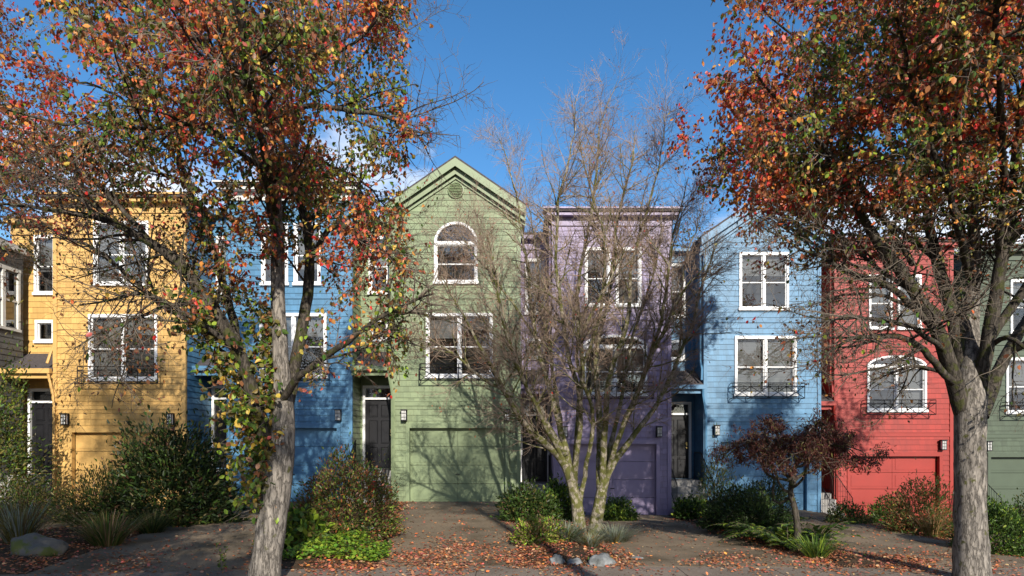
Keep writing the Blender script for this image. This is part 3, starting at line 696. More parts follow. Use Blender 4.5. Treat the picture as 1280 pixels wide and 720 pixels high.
RP = [
 [(1216,735,0,.33),(1214,690,0,.275),(1213,620,0,.255),(1212,550,0,.25),(1213,500,0,.26),(1214,455,.1,.20),(1213,400,.3,.15),(1215,300,.3,.12),(1205,200,.3,.09),(1195,100,.3,.07),(1190,0,.3,.05),(1190,-90,.3,.02)],
 [(1204,515,0,.16),(1178,425,-.2,.145),(1150,370,-.4,.12),(1100,300,-.7,.09),(1070,255,-.9,.06),(1040,200,-1,.04),(1010,120,-1.1,.02),(1000,60,-1.1,.01)],
 [(1208,510,.1,.16),(1190,400,.3,.14),(1165,320,.5,.11),(1150,240,.6,.08),(1140,140,.7,.06),(1120,40,.8,.04),(1110,-70,.9,.02)],
 [(1222,510,0,.15),(1238,400,-.2,.13),(1250,320,-.3,.11),(1265,240,-.5,.08),(1275,150,-.6,.06),(1290,40,-.7,.04),(1300,-60,-.7,.02)],
 [(1226,520,.2,.15),(1262,440,.5,.12),(1300,380,.8,.1),(1350,300,1,.07),(1400,200,1.2,.04),(1430,80,1.2,.02)],
 [(1185,440,-.1,.06),(1130,400,-.9,.045),(1080,390,-1.4,.03),(1030,400,-1.6,.012)],
 [(1165,400,.1,.05),(1110,370,.4,.04),(1050,370,.6,.02),(1000,390,.7,.01)],
 [(1195,470,.2,.05),(1140,455,.5,.035),(1090,470,.6,.015)],
 [(1195,480,-.1,.08),(1150,435,-.5,.065),(1100,425,-.8,.05),(1050,440,-1.,.03),(1010,470,-1.2,.012)],
 [(1170,410,-.2,.08),(1120,365,-.5,.06),(1070,345,-.8,.045),(1020,320,-1,.03),(960,290,-1.2,.012)],
 [(1150,240,.6,.06),(1080,180,.9,.045),(1000,140,1.1,.03),(930,110,1.2,.012)],
 [(1165,320,.5,.06),(1080,260,1.2,.045),(980,220,1.7,.03),(900,190,1.9,.010)],
 [(1213,350,.2,.08),(1190,250,-1,.06),(1150,150,-1.6,.04),(1120,40,-2.,.02)],
 [(1140,330,-.5,.06),(1060,220,-1.3,.045),(980,140,-1.7,.03),(920,70,-1.9,.012)],
 [(1140,140,.7,.05),(1040,70,.8,.035),(970,20,.8,.02),(930,-30,.8,.01)],
 [(1250,320,-.3,.07),(1320,240,-.9,.05),(1390,150,-1.2,.03)],
 [(1205,300,.3,.07),(1190,220,1.3,.06),(1170,120,2,.04),(1160,0,2.4,.02)],
 [(1275,150,-.6,.05),(1240,80,-1.,.035),(1210,0,-1.3,.02)],
 [(1250,320,-.3,.08),(1250,180,-1.4,.06),(1240,0,-2.8,.045),(1240,-220,-3.8,.015)],
 [(1240,420,.2,.1),(1330,300,0,.08),(1430,200,-.3,.06),(1520,100,-.5,.04),(1570,-20,-.6,.012)],
 [(1300,380,.8,.08),(1400,320,1.6,.06),(1500,240,2.2,.04),(1590,150,2.5,.012)],
 [(1262,440,.5,.08),(1360,380,-.5,.06),(1460,290,-1.2,.04),(1550,200,-1.6,.012)],
 [(1195,100,.3,.05),(1140,60,0,.035),(1070,0,-.2,.02),(1030,-50,-.3,.01)],
 [(1185,400,.3,.06),(1100,330,.9,.045),(1020,270,1.3,.03),(960,240,1.5,.01)],
 [(1265,240,-.5,.07),(1290,120,-1.6,.05),(1330,-60,-2.8,.035),(1360,-240,-3.4,.012)],
 [(1228,440,.1,.06),(1260,420,-.5,.05),(1300,440,-.9,.03),(1340,470,-1.,.012)],
]
def rule_left(w):
    px = 640+w[0]*F/w[1]; py = 550-(w[2]-CZ)*F/w[1]
    if px > 548: return 0.
    if px > 510: return .22
    if w[2] > 5.2: return 1.
    if w[0] < -4.3: return max(.26, min(1., (w[2]-4.25)/.8))
    return max(.6, min(1.2, (w[2]-2.6)/1.4))
def rule_right(w):
    if w[2] < 4.4: return .22
    return max(.22, min(1.05, (w[2]-4.3)/.75))
TG = 'red and orange leaved street trees'
lx = (328-640)*8.0/F; rx = (1216-640)*9.3/F
lp = pear('pear_tree', 'street tree with red and orange leaves and leafy leaning trunk before the blue house', TG, 8.0, LP, 11, (lx, 8.0, gz(lx, 8.0)), rule_left, 13, shoots=210, lsc=1.1, dens=1.1, hue=lambda p, h: .5*(p < 150)*(h > 5.7)+.2*(h > 6.6)-.12*(p > 230))
rp = pear('pear_tree', 'street tree with thick straight grey trunk and red orange leaves before the red house', TG, 9.3, RP, 23, (rx, 9.3, gz(rx, 9.3)), rule_right, 13, lsc=1.25, dens=1.25, hue=lambda p, h: .45*(p < 985)+.40*(p > 1000)*(p < 1200)*(h > 6.7)-.25*(p > 1020)*(h < 6.2))

def copy_tree(o, parent=None):
    c = o.copy(); C.objects.link(c); c.parent = parent
    for ch in list(o.children): copy_tree(ch, c)
    return c
ot = copy_tree(lp); ot.location = (-2.8, -4.4, -.1); ot.rotation_euler.z = 2.2; ot['label'] = 'unseen tree added left behind the viewer to shade the left garden'  # guessed trees out of view, added to shade the left garden
ot = copy_tree(lp); ot.location = (-7.4, -3.6, -.1); ot.rotation_euler.z = 4.0; ot['label'] = 'second unseen tree added farther left behind the viewer to shade the left garden'
def maple():
    Yb = 13.8; X, Y, Z = (733-640)*Yb/F, Yb, gz((733-640)*Yb/F, Yb); b = np.array((X, Y, Z)); t = Tree(5); g = t.rng
    root = empty('maple_tree', (X, Y, Z)); tag(root, 'bare many stemmed tree with mossy mottled bark before the purple house', 'tree')
    S = [
     [(726,672,0,.15),(718,615,0,.12),(702,572,-.2,.085),(665,535,-.5,.065),(640,495,-.9,.05),(615,440,-1.3,.035),(590,380,-1.6,.022),(560,330,-1.9,.008)],
     [(716,620,0,.08),(710,575,0,.075),(690,500,.2,.06),(668,420,.4,.045),(655,330,.6,.03),(635,240,.8,.018),(612,170,.9,.006)],
     [(718,610,0,.08),(722,540,.1,.065),(728,460,.2,.055),(722,380,.2,.045),(735,300,.3,.035),(745,220,.4,.025),(752,150,.5,.014),(775,95,.5,.005)],
     [(742,672,0,.15),(752,610,0,.115),(765,580,.1,.08),(790,545,.3,.06),(830,490,.5,.05),(862,420,.8,.038),(885,340,1.,.025),(905,290,1.2,.008)],
     [(753,605,0,.08),(757,530,-.3,.065),(765,460,-.5,.055),(790,390,-.7,.042),(800,310,-.8,.03),(822,220,-.9,.018),(835,140,-1,.006)],
     [(750,610,0,.08),(748,520,.3,.065),(742,440,.6,.055),(760,360,.8,.042),(770,280,1,.03),(790,200,1.1,.02),(800,160,1.2,.006)],
     [(718,590,0,.06),(722,500,-.4,.05),(700,400,-.8,.04),(690,300,-1,.03),(705,200,-1.1,.018),(715,115,-1.2,.006)],
     [(762,575,.1,.06),(800,480,-.6,.05),(825,400,-1,.035),(840,300,-1.3,.02),(860,220,-1.4,.006)],
     [(708,570,-.1,.055),(660,480,.6,.045),(628,400,1,.03),(605,320,1.3,.02),(590,260,1.5,.006)],
     [(728,460,.2,.04),(750,390,-.3,.035),(752,300,-.6,.028),(730,220,-.8,.018),(720,160,-.9,.006)],
     [(640,495,-.9,.04),(600,470,-1.3,.03),(565,440,-1.6,.02),(530,420,-1.8,.006)],
     [(668,420,.4,.03),(640,380,.2,.026),(600,330,0,.018),(570,290,-.1,.006)],
     [(760,590,0,.06),(780,530,-.4,.05),(812,450,-.9,.038),(850,380,-1.3,.025),(885,330,-1.5,.008)],
     [(752,600,.1,.06),(775,500,.7,.045),(788,420,1.2,.035),(815,330,1.6,.025),(825,250,1.8,.007)],
     [(712,590,-.1,.05),(676,520,-.7,.042),(640,440,-1.2,.032),(622,360,-1.5,.022),(605,290,-1.6,.007)],
     [(714,600,.1,.06),(700,520,.7,.048),(690,440,1.1,.038),(672,360,1.5,.028),(668,280,1.7,.016),(655,200,1.8,.005)],
     [(722,645,0,.06),(733,585,-.1,.05),(742,520,-.5,.042),(722,440,-.9,.034),(765,350,-1.2,.024),(772,270,-1.4,.007)],
     [(830,490,.5,.035),(850,430,.9,.03),(850,350,1.2,.022),(870,280,1.4,.012),(880,220,1.5,.005)],
    ]
    for L in S:
        P = [np.array(at(a, c, Yb+d))-b for a, c, d, _ in L]; R = [q[3] for q in L]
        p, r = t.limb(P, R, .16, .03)
        ln = np.sum(np.linalg.norm(np.diff(p, axis=0), axis=1))
        sec = t.spawn(p, r, int(5.2*ln), .30, 1., (25, 66), (.5, 1.7), .55, 9, .09, np.array((0, 0, .035)), .018)
        sec.append((p[int(len(p)*.55):], r[int(len(p)*.55):]))
        for sp, sr in sec:
            for tp, tr in t.spawn(sp, sr, 8, .08, 1., (22, 66), (.3, .9), .65, 6, .11, np.array((0, 0, .03)), .0075):
                t.spawn(tp, tr, 5, .08, 1., (20, 62), (.14, .45), .8, 4, .13, np.array((0, 0, .0)), .0045); t.tips.append(tp[-1])
    t.trunk_mesh('trunk', M['maplebark'], root, .06, .04); t.twig_mesh('twigs', M['mapletwig'], root)
    tp = np.array(t.tips); keep = g.random(len(tp)) < .16; tp = tp[keep]; w = tp+b
    low = np.array([q for q in tp if q[2] < 4.0]); pos = np.vstack([tp, low+g.normal(0, .1, low.shape)]) if len(low) else tp
    col = palette(len(pos), ['red', 'rust', 'brown', 'verm'], [2, 3, 3, 1], g)
    link('leaves', leaf_mesh('leaves', pos, g.normal(0, .6, (len(pos), 3))+np.array((0, 0, -.6)), g.uniform(.03, .06, len(pos)), col, .7, g), M['leaf'], root)
    print('maple twigs', len(t.thin), len(pos))
maple()

def shrub(name, label, cat, pos, rad, n, size, names, wts, seed, group=None, asp=.7, shell=.45, lump=.35, stems=14, up=.2, translum=None):
    n = int(n*2.3); size = size*1.2; g = np.random.default_rng(seed); root = empty(name, pos); tag(root, label, cat, group); R = np.array(rad)
    d = unit(g.normal(size=(n, 3))); d[:, 2] = np.abs(d[:, 2])*1.0-.12; d = unit(d)
    lum = np.array([1+lump*mnoise.noise(Vector(q*2.1)+Vector((seed*3.1, 0, 0)))+lump*.7*mnoise.noise(Vector(q*5.)+Vector((seed, 5, 0))) for q in d])
    rr = (shell+(1-shell)*g.random(n)**.5)*lum*(1+.12*np.abs(g.normal(size=n))*(g.random(n) < .15))
    P = d*rr[:, None]*R; P[:, 2] = np.maximum(P[:, 2], .02)
    ax = d+g.normal(0, .6, (n, 3))+np.array((0, 0, up)); nr = d+g.normal(0, .5, (n, 3))+np.array((0, 0, .4))
    col = palette(n, names, wts, g, .22)
    link('foliage', leaf_mesh('foliage', P, ax, g.uniform(size*.6, size*1.25, n), col, asp, g, nr), M['leaf'], root)
    m = Tree(seed)
    for _ in range(stems):
        q = P[g.integers(n)]; m.branch(np.array((g.normal(0, .05)*R[0], g.normal(0, .05)*R[1], -.05)), q+np.array((0, 0, .15)), np.linalg.norm(q)*.95, .008+.006*g.random(), 6, .08, np.zeros(3))
    m.thin += m.thick; m.twig_mesh('stems', M['stem'], root); return root
def P3(px, py): x, y, z = onground(px, py); return (x, y, z)
DG = (['dark', 'green', 'olive', 'bronze', (.025, .04, .014)], [4, 1.6, 1, .6, 6])  # dark green leaves, deepened further to carry the bed's shade
# left garden bed
shrub('rhododendron', 'big dark evergreen shrub before the gap between yellow and blue houses', 'shrub', P3(215, 652), (1.35, .95, 2.15), 5200, .10, *DG, 31, None, .45, .5, .4, 26)
shrub('shrub', 'sparse olive shrub before the yellow garage door', 'shrub', P3(135, 652), (.95, .7, 1.1), 2300, .07, ['olive', 'green', 'dark', 'tan'], [4, 3, 3, 1], 32, None, .35, .3, .5, 40, .7)
shrub('shrub', 'dark low shrub before the yellow house steps', 'shrub', P3(40, 655), (1.0, .7, .95), 2000, .06, ['dark', 'olive', 'green', 'bronze'], [4, 3, 2, 2], 33, None, .35, .3, .5, 40, .7)
shrub('tree_shrub', 'tall pale green leafy shrub beside the grey house at left edge', 'shrub', (-12.3, 15.2, gz(-12.3, 15.2)), (.85, .9, 3.9), 3400, .085, ['olive', 'green', 'lime', 'dark'], [4, 3, .8, 2], 34, None, .5, .35, .5, 20)
shrub('shrub', 'dark mounded shrub at the foot of the blue house beside the big evergreen', 'shrub', P3(262, 640), (.75, .6, .95), 1600, .08, *DG, 35, None, .5, .5, .4, 12)
# bed between the first blue driveway and the green one
shrub('barberry', 'rounded bush with bronze top and green sides by the green house steps', 'shrub', P3(432, 668), (.98, .8, 1.42), 5200, .055, ['olive', 'green', 'bronze', 'rust', 'lime'], [4, 3, 3, 1, .6], 36, None, .5, .55, .22, 24)
shrub('hydrangea', 'light green leafy plant left of the rounded bush', 'plant', P3(372, 682), (.52, .42, .62), 620, .11, ['lime', 'green', 'olive'], [3, 3, 2], 37, None, .8, .3, .4, 16)
# maple bed
MBG = 'small shrubs around the foot of the bare tree'
shrub('shrub', 'dark green shrub left of the bare tree by the green garage', 'shrub', P3(660, 648), (.62, .5, .72), 1400, .075, ['dark', 'green', 'olive'], [4, 3, 1], 41, MBG, .5, .4, .4, 18)
shrub('shrub', 'green leafy shrub close behind the left foot of the bare tree', 'shrub', P3(698, 650), (.5, .4, .9), 1200, .08, ['green', 'dark', 'lime'], [4, 3, 1], 42, MBG, .55, .4, .4, 18)
shrub('shrub', 'bright green shrub right of the bare tree before the purple garage', 'shrub', P3(772, 652), (.5, .45, .62), 1200, .075, ['green', 'lime', 'dark'], [4, 2, 2], 43, MBG, .5, .4, .4, 18)
shrub('shrub', 'low yellow green shrub at the left edge of the bare tree bed', 'shrub', P3(672, 676), (.48, .38, .42), 900, .055, ['lime', 'olive', 'tan', 'green'], [2, 3, 1, 2], 44, MBG, .5, .3, .4, 12)
# bed between purple and blue driveways
shrub('shrub', 'dark green mounded shrub before the second blue house', 'shrub', P3(930, 660), (.95, .75, .9), 4200, .06, ['dark', 'green', (.028, .045, .015)], [4, 1.5, 4], 51, None, .45, .5, .35, 20)
shrub('shrub', 'dense dark shrub behind the mound, left of the lace leaved maple', 'shrub', (6.35, 15.8, gz(6.35, 15.8)), (.7, .7, 1.2), 2600, .06, ['dark', (.028, .045, .015)], [3, 4], 52, None, .45, .5, .35, 16)
shrub('ivy', 'low ivy clump beside the grey steps of the second blue house', 'plant', (4.95, 17.6, gz(4.95, 17.6)), (.42, .5, .55), 900, .075, ['green', 'dark', 'lime'], [4, 3, .6], 53, None, .8, .35, .4, 10)
shrub('willow_shrub', 'tall thin stemmed shrub at the corner of the second blue garage', 'shrub', (5.95, 18.4, gz(5.95, 18.4)), (.55, .4, 1.9), 900, .09, ['olive', 'dark', 'green'], [3, 3, 2], 54, None, .22, .3, .5, 46, 1.)
# red house front
shrub('nandina', 'reddish leafy shrub before the red garage door', 'shrub', P3(1150, 668), (.85, .7, 1.25), 2600, .07, ['olive', 'rust', 'green', 'brown', 'pink'], [4, 1.3, 3, 2, .2], 61, None, .4, .35, .5, 30)
shrub('shrub', 'dark green shrub left of the reddish one at the red garage', 'shrub', P3(1112, 660), (.62, .55, .95), 1700, .07, ['dark', 'green', 'lime'], [4, 3, .5], 62, None, .5, .4, .4, 16)
shrub('shrub', 'clipped green hedge bush right of the thick grey trunk', 'shrub', P3(1240, 690), (.62, .62, 1.0), 3800, .055, ['green', 'dark', 'lime'], [5, 3, .6], 63, None, .55, .6, .12, 16)
shrub('shrub', 'dark hedge bush at the right edge before the dark green house', 'shrub', P3(1290, 668), (.7, .7, .95), 2000, .06, ['green', 'dark', 'olive'], [3, 4, 1], 64, None, .55, .5, .3, 14)
shrub('shrub', 'low dark shrub between the red house steps and its garage', 'shrub', P3(1058, 655), (.5, .4, .55), 900, .06, ['dark', 'olive', 'green'], [4, 2, 2], 65, None, .5, .4, .4, 12)

def tuft(name, label, cat, pos, n, h, spread, names, wts, seed, w=.012, group=None, droop=.5):
    g = np.random.default_rng(seed); V, Fs = [], []; cols = []
    pc = palette(n, names, wts, g, .2)
    for i in range(n):
        a = g.uniform(0, 2*math.pi); r0 = g.uniform(0, .35)*spread; base = np.array((r0*math.cos(a), r0*math.sin(a), -.02)); L = h*g.uniform(.6, 1.1)
        out = np.array((math.cos(a), math.sin(a), 0)); lean = g.uniform(.1, .9)*spread/h; sd = np.array((-math.sin(a), math.cos(a), 0)); k0 = len(V)
        for j, t in enumerate((0, .35, .7, 1.)):
            c = base+out*lean*L*t*(1+droop*t)+np.array((0, 0, L*(t-droop*.45*lean*t*t))); ww = w*(1-.85*t)
            V += [c-sd*ww, c+sd*ww]; cols += [pc[i]]*2
        for j in range(3): q = k0+2*j; Fs.append((q, q+1, q+3, q+2))
    cc = np.ones((len(V), 4)); cc[:, :3] = np.clip(np.array(cols), 0, 1)
    o = link(name, mesh_np(name, np.array(V), np.array(Fs), 4, cc), M['leaf']); o.location = pos; tag(o, label, cat, group); return o
silver = (.26, .29, .22)
tuft('lavender', 'silver grey lavender tuft at the right front of the bare tree', 'plant', P3(768, 680), 700, .42, .50, [silver, 'olive'], [4, 1], 71, .010)
tuft('lavender', 'silver grey lavender tuft at the left front of the bare tree', 'plant', P3(708, 676), 620, .38, .46, [silver, 'olive', 'green'], [3, 1, 1], 72, .010)
tuft('lavender', 'small grey green tuft centred before the bare tree trunk', 'plant', P3(737, 682), 360, .26, .36, [silver, 'olive'], [2, 2], 73, .009)
tuft('grass_clump', 'bright green strappy grass clump before the lace leaved maple', 'grass', P3(1020, 697), 240, .42, .46, ['lime', 'green'], [1.4, 3], 74, .012)
tuft('grass_clump', 'olive grass clump at the front of the left garden bed', 'grass', P3(135, 682), 420, .62, .60, ['olive', 'green', 'tan'], [4, 2, 1], 75, .012)
tuft('grass_clump', 'dark grass clump beside the left driveway under the evergreen', 'grass', P3(190, 668), 340, .5, .5, ['olive', 'dark', 'green'], [3, 3, 1], 76, .012)
tuft('lavender', 'grey lavender tuft behind the boulder at the left edge', 'plant', P3(25, 678), 460, .75, .6, [silver, 'olive', 'bronze'], [2, 3, 1], 77, .011)
tuft('grass_clump', 'tan dry grass clump at the red house front', 'grass', P3(1165, 672), 220, .7, .4, ['tan', 'olive'], [2, 3], 78, .009)

def fern(label, pos, n, L, seed):
    g = np.random.default_rng(seed); pos_l, ax_l, sz, nr_l = [], [], [], []; t = Tree(seed)
    for i in range(n):
        a = g.uniform(0, 2*math.pi); out = np.array((math.cos(a), math.sin(a), 0)); sd = np.array((-math.sin(a), math.cos(a), 0)); Li = L*g.uniform(.6, 1.1); el = g.uniform(.5, 1.2); P = []
        for s_ in np.linspace(0, 1, 17): P.append(out*Li*s_*math.cos(el*.55)+np.array((0, 0, Li*(1.05*math.sin(el)*s_-.55*s_*s_))))
        P = np.array(P); P[:, 2] = np.maximum(P[:, 2], .02); t.thin.append((P, np.full(17, .004)))
        for k in range(2, 17):
            w = .16*Li*math.sin(math.pi*(k/17.5)**.7)+.02
            for sg in (-1, 1): pos_l.append(P[k]); ax_l.append(sg*sd+out*.35+np.array((0, 0, -.15))); sz.append(w); nr_l.append(np.array((0, 0, 1.))+out*.2)
    root = empty('fern', pos); tag(root, label, 'fern', 'ferns under the lace leaved maple'); n2 = len(sz)
    link('fronds', leaf_mesh('fronds', np.array(pos_l), np.array(ax_l), np.array(sz), palette(n2, ['green', 'lime', 'dark'], [4, 1.6, 1], g), .38, g, np.array(nr_l)), M['leaf'], root); t.twig_mesh('stalks', M['stem'], root)
fern('wide sword fern left of the lace leaved maple trunk', P3(958, 676), 30, 1.2, 81)
fern('sword fern right of the lace leaved maple trunk', P3(1022, 680), 26, 1.05, 82)
fern('sword fern before the lace leaved maple trunk', P3(985, 686), 22, .85, 83)
fern('small fern beside the dark mounded shrub', P3(930, 668), 18, .8, 84)

def lace_maple():
    x, y, z = P3(994, 688); y0 = y; b = np.array((x, y, z)); root = empty('lace_maple', b); tag(root, 'small dark red lace leaved maple with a crooked trunk before the second blue house', 'tree')
    t = Tree(91); g = t.rng; k = y/F
    tr, r = t.limb([(0, 0, -.05), (.05, 0, .35), (.02, .05, .75), (-.06, .05, 1.05), (-.02, .05, 1.35), (.08, .08, 1.6)], [.085, .06, .055, .05, .045, .03], .08, .012)
    pos = []
    for i in range(16):
        a = i*2.4; R = g.uniform(.6, 1.4); top = tr[g.integers(int(len(tr)*.6), len(tr))]; c = np.array((math.cos(a), math.sin(a)*.8, 0))
        hh = g.uniform(1.95, 2.3)-.2*R
        p, rr = t.limb([top, top+c*R*.3+np.array((0, 0, .10*g.normal()+.15)), np.array((0, 0, hh))+c*R*.65+np.array((0, 0, .12)), np.array((0, 0, hh))+c*R, np.array((0, 0, hh-.22))+c*R*1.15], [.03, .024, .016, .01, .004], .1, .05)
        for q, qr in t.spawn(p, rr, 12, .3, 1., (30, 80), (.25, .55), .5, 5, .2, np.array((0, 0, -.01)), .006):
            for w, wr in t.spawn(q, qr, 4, .2, 1., (30, 70), (.1, .28), .6, 4, .2, np.array((0, 0, -.08)), .003):
                for _ in range(20): pos.append(w[g.integers(1, len(w))]+g.normal(0, .035, 3))
    pos = np.array(pos); pos = pos[pos[:, 2] > 1.40+.25*g.random(len(pos))]; n = len(pos); ax = g.normal(0, .6, (n, 3))+np.array((0, 0, -.5))
    link('crown', leaf_mesh('crown', pos, ax, g.uniform(.04, .09, n), palette(n, ['bronze', (.12, .04, .03), (.07, .022, .02), 'olive'], [3, 3, 5, 1], g), .28, g), M['leaf'], root)
    t.trunk_mesh('trunk', M['limbbark'], root, .05, .05); t.twig_mesh('twigs', M['twig'], root)
lace_maple()

def weed(pos, h, seed, label):
    g = np.random.default_rng(seed); root = empty('weed', pos); tag(root, label, 'plant'); t = Tree(seed); P_, A = [], []
    for i in range(3):
        p, r = t.branch(np.array((g.normal(0, .04), g.normal(0, .04), -.02)), np.array((g.normal(0, .15), g.normal(0, .15), 1.)), h*g.uniform(.6, 1), .005, 8, .06, np.zeros(3))
        for k in range(16): j = g.integers(2, 9); P_.append(p[j]); A.append(g.normal(0, .6, 3)+np.array((0, 0, .2)))
    t.thin += t.thick; n = len(P_)
    link('leaves', leaf_mesh('leaves', np.array(P_), np.array(A), g.uniform(.03, .07, n), palette(n, ['green', 'lime', 'olive'], [2, 2, 1], g), .6, g), M['leaf'], root); t.twig_mesh('stems', M['stem'], root)
weed(P3(277, 716), .5, 95, 'spindly green weed left of the leaning trunk')

# background trees beyond the roofs
def far_tree(label, pos, h, rad, seed, names, wts, nleaf, t0=.3, group='trees beyond the roofs'):
    t = Tree(seed); g = t.rng; root = empty('tree', pos); tag(root, label, 'tree', group); P_ = []
    p, r = t.limb([(0, 0, -.1), (.1, 0, h*.35), (-.1, .1, h*.65), (0, 0, h)], [.22, .17, .1, .01], .4, .05)
    for q, qr in t.spawn(p, r, 34, t0, 1., (30, 65), (rad*.7, rad*1.5), .5, 9, .1, np.array((0, 0, .04)), .06):
        for w, wr in t.spawn(q, qr, 12, .15, 1., (25, 70), (.5, 1.5), .5, 6, .13, np.array((0, 0, .02)), .014):
            P_ += [w[-1], w[-2], w[-3]]; t.spawn(w, wr, 4, .1, 1., (25, 70), (.25, .6), .6, 4, .15, np.zeros(3), .006)
    P_ = np.array(P_); P_ = P_[g.integers(0, len(P_), nleaf)]+g.normal(0, .22, (nleaf, 3))
    link('crown', leaf_mesh('crown', P_, g.normal(0, .7, (nleaf, 3)), g.uniform(.09, .18, nleaf), palette(nleaf, names, wts, g), .8, g), M['leaf'], root)
    t.trunk_mesh('trunk', M['pearbark'], root, .05, .1); t.twig_mesh('twigs', M['twig'], root)
far_tree('dark bare headed tree rising behind the roofs of the purple and second blue houses', (9.2, 33, -.5), 12.2, 2.2, 101, ['dark', 'olive', 'brown'], [4, 3, 2], 2500)
far_tree('yellow green tree rising behind the red house roof', (23.5, 34, -.8), 12.5, 2.6, 102, ['lime', 'olive', 'green'], [2, 3, 3], 6000)

NG = 'unseen tall trees added behind the viewer to shade the lower walls'
NP = (['rust', 'orange', 'olive', 'green'], [3, 2, 3, 2])  # guessed trees out of view, crowns shaped to dapple the lower walls
far_tree('unseen tall tree added close behind the viewer to shade the green house', (4.4, -4.6, -.2), 13.9, 1.2, 111, *NP, 700, .70, NG)
far_tree('unseen tall tree added far right behind the viewer to shade the second blue house', (14., -4.4, -.5), 14.2, 2.3, 112, *NP, 3600, .70, NG)
far_tree('unseen tall tree added left behind the viewer to shade the yellow house and left bed', (-4.9, -5.0, -.1), 14.2, 2.7, 113, *NP, 3200, .70, NG)
# ground cover and litter
g = np.random.default_rng(200)
def ground_scatter(n, box, dens):
    X = g.uniform(box[0], box[1], n); Y = g.uniform(box[2], box[3], n); d = dens(X, Y); k = g.random(n) < d; return X[k], Y[k]
def patch(cx, cy, rx_, ry_): return lambda X, Y: (((X-cx)/rx_)**2+((Y-cy)/ry_)**2 < 1)*(drive_d(X, Y) > .03)
X1, Y1 = ground_scatter(9000, (-4.2, -1.5, 9.4, 13.2), lambda X, Y: ((np.sin(X*3.1+Y)*.3+np.sin(Y*2.3-X*1.7)*.3+.55) > .25)*(drive_d(X, Y) > -.12)*(Y > 9.45+.12*X)*(((X+2.9)/1.2)**2+((Y-10.9)/2.)**2 < 1))
n = len(X1); Z1 = surf(X1, Y1)+g.uniform(.01, .13, n)
o = link('ground_cover', leaf_mesh('ground_cover', np.stack([X1, Y1, Z1], 1), g.normal(0, 1, (n, 3))*np.array((1, 1, .35)), g.uniform(.04, .09, n), palette(n, ['lime', 'green', (.16, .30, .03)], [3, 2, 3], g), .9, g, g.normal(0, .4, (n, 3))+np.array((0, 0, 1.))), M['leaf'])
tag(o, 'bright green creeping ground cover before the rounded bush', 'ground cover', kind='stuff')

def litdens(X, Y):
    s = Y-.12*X; d = drive_d(X, Y)
    base = .05+.5*np.exp(-((s-9.9)/1.1)**2)*(.5+.5*np.sin(X*1.9+np.sin(Y*2.)))+1.3*np.exp(-((X+.9)/1.6)**2-((s-10.2)/1.15)**2)
    edge = .5*np.exp(-(d/.22)**2); bed = (d > 0)*.30
    right = 1.1*np.exp(-((X-6.2)/1.3)**2-((s-9.9)/.8)**2)
    k = (.6+.4*np.sin(X*4.1+1.3*np.sin(Y*3.3)))
    return np.clip((base+edge+bed+right)*k, 0, 1)*(s > 6.8)*(Y < 19)
X2, Y2 = ground_scatter(190000, (-9.5, 14, 7.2, 18), litdens)
n = len(X2); Z2 = surf(X2, Y2)+g.uniform(.006, .022, n)
ax = g.normal(0, 1, (n, 3))*np.array((1, 1, .18)); nr = np.array((0, 0, 1.))+g.normal(0, .35, (n, 3))
o = link('fallen_leaves', leaf_mesh('fallen_leaves', np.stack([X2, Y2, Z2], 1), ax, g.uniform(.028, .07, n), palette(n, ['tan', 'rust', 'brown', 'verm', 'orange', 'pink', (.30, .10, .07)], [3.2, 3, 7, .5, .4, .4, 4], g), .85, g, nr), M['litter'])
tag(o, 'fallen red and brown leaves scattered on the driveways and beds', 'leaf litter', kind='stuff')
X3, Y3 = ground_scatter(9000, (-9.5, 14, 9.4, 18), lambda X, Y: (drive_d(X, Y) > .08)*.4*(Y-.12*X < 17.5))
n = len(X3)
o = link('low_plants', leaf_mesh('low_plants', np.stack([X3, Y3, surf(X3, Y3)+g.uniform(0, .08, n)], 1), g.normal(0, 1, (n, 3))*np.array((1, 1, .4))+np.array((0, 0, .4)), g.uniform(.03, .075, n), palette(n, ['dark', 'green', 'olive', 'brown'], [3, 3, 3, 2], g), .5, g, g.normal(0, .5, (n, 3))+np.array((0, 0, 1.))), M['leaf'])
tag(o, 'low green weeds and creeping plants covering the soil of the beds', 'ground cover', kind='stuff')

# stones
def stone(name, label, pos, r, seed, mat, group=None):
    import bmesh
    bm = bmesh.new(); bmesh.ops.create_icosphere(bm, subdivisions=4, radius=1)
    for v in bm.verts:
        q = v.co.copy(); k = 1+.30*mnoise.noise(q*1.3+Vector((seed*7.3, 0, 0)))+.12*mnoise.noise(q*3.7+Vector((seed, 2, 0)))+.03*mnoise.noise(q*11)
        q = q*k; q.z = max(-.5, q.z); v.co = (q.x*r[0], q.y*r[1], q.z*r[2])
    me = bpy.data.meshes.new(name); bm.to_mesh(me); bm.free(); o = link(name, me, M[mat], None, True); o.location = pos; o.rotation_euler.z = seed; tag(o, label, 'stone', group)
stone('boulder', 'large pale boulder with a mossy side at the front of the left bed', P3(48, 690), (.42, .32, .26), 3, 'mossrock')
SG = 'edging stones before the bare tree'
for i, (px, py, r, lb) in enumerate([(695, 701, .17, 'tan edging stone at the left end of the row before the bare tree'), (717, 703, .15, 'small grey edging stone second from left before the bare tree'), (735, 705, .08, 'smallest edging stone, low between two grey ones before the bare tree'),
        (753, 704, .24, 'widest blue grey edging stone right of the bare tree trunk'), (797, 701, .16, 'grey edging stone alone at the right end before the bare tree')]):
    q3 = P3(px, py); stone('edging_stone', lb, (q3[0], q3[1], q3[2]-.05), (r, r*.7, r*.8), 5+i*1.7, 'rock', SG)
stone('stone', 'small grey stone at the right of the ground cover bed', P3(462, 668), (.16, .13, .14), 15, 'rock')
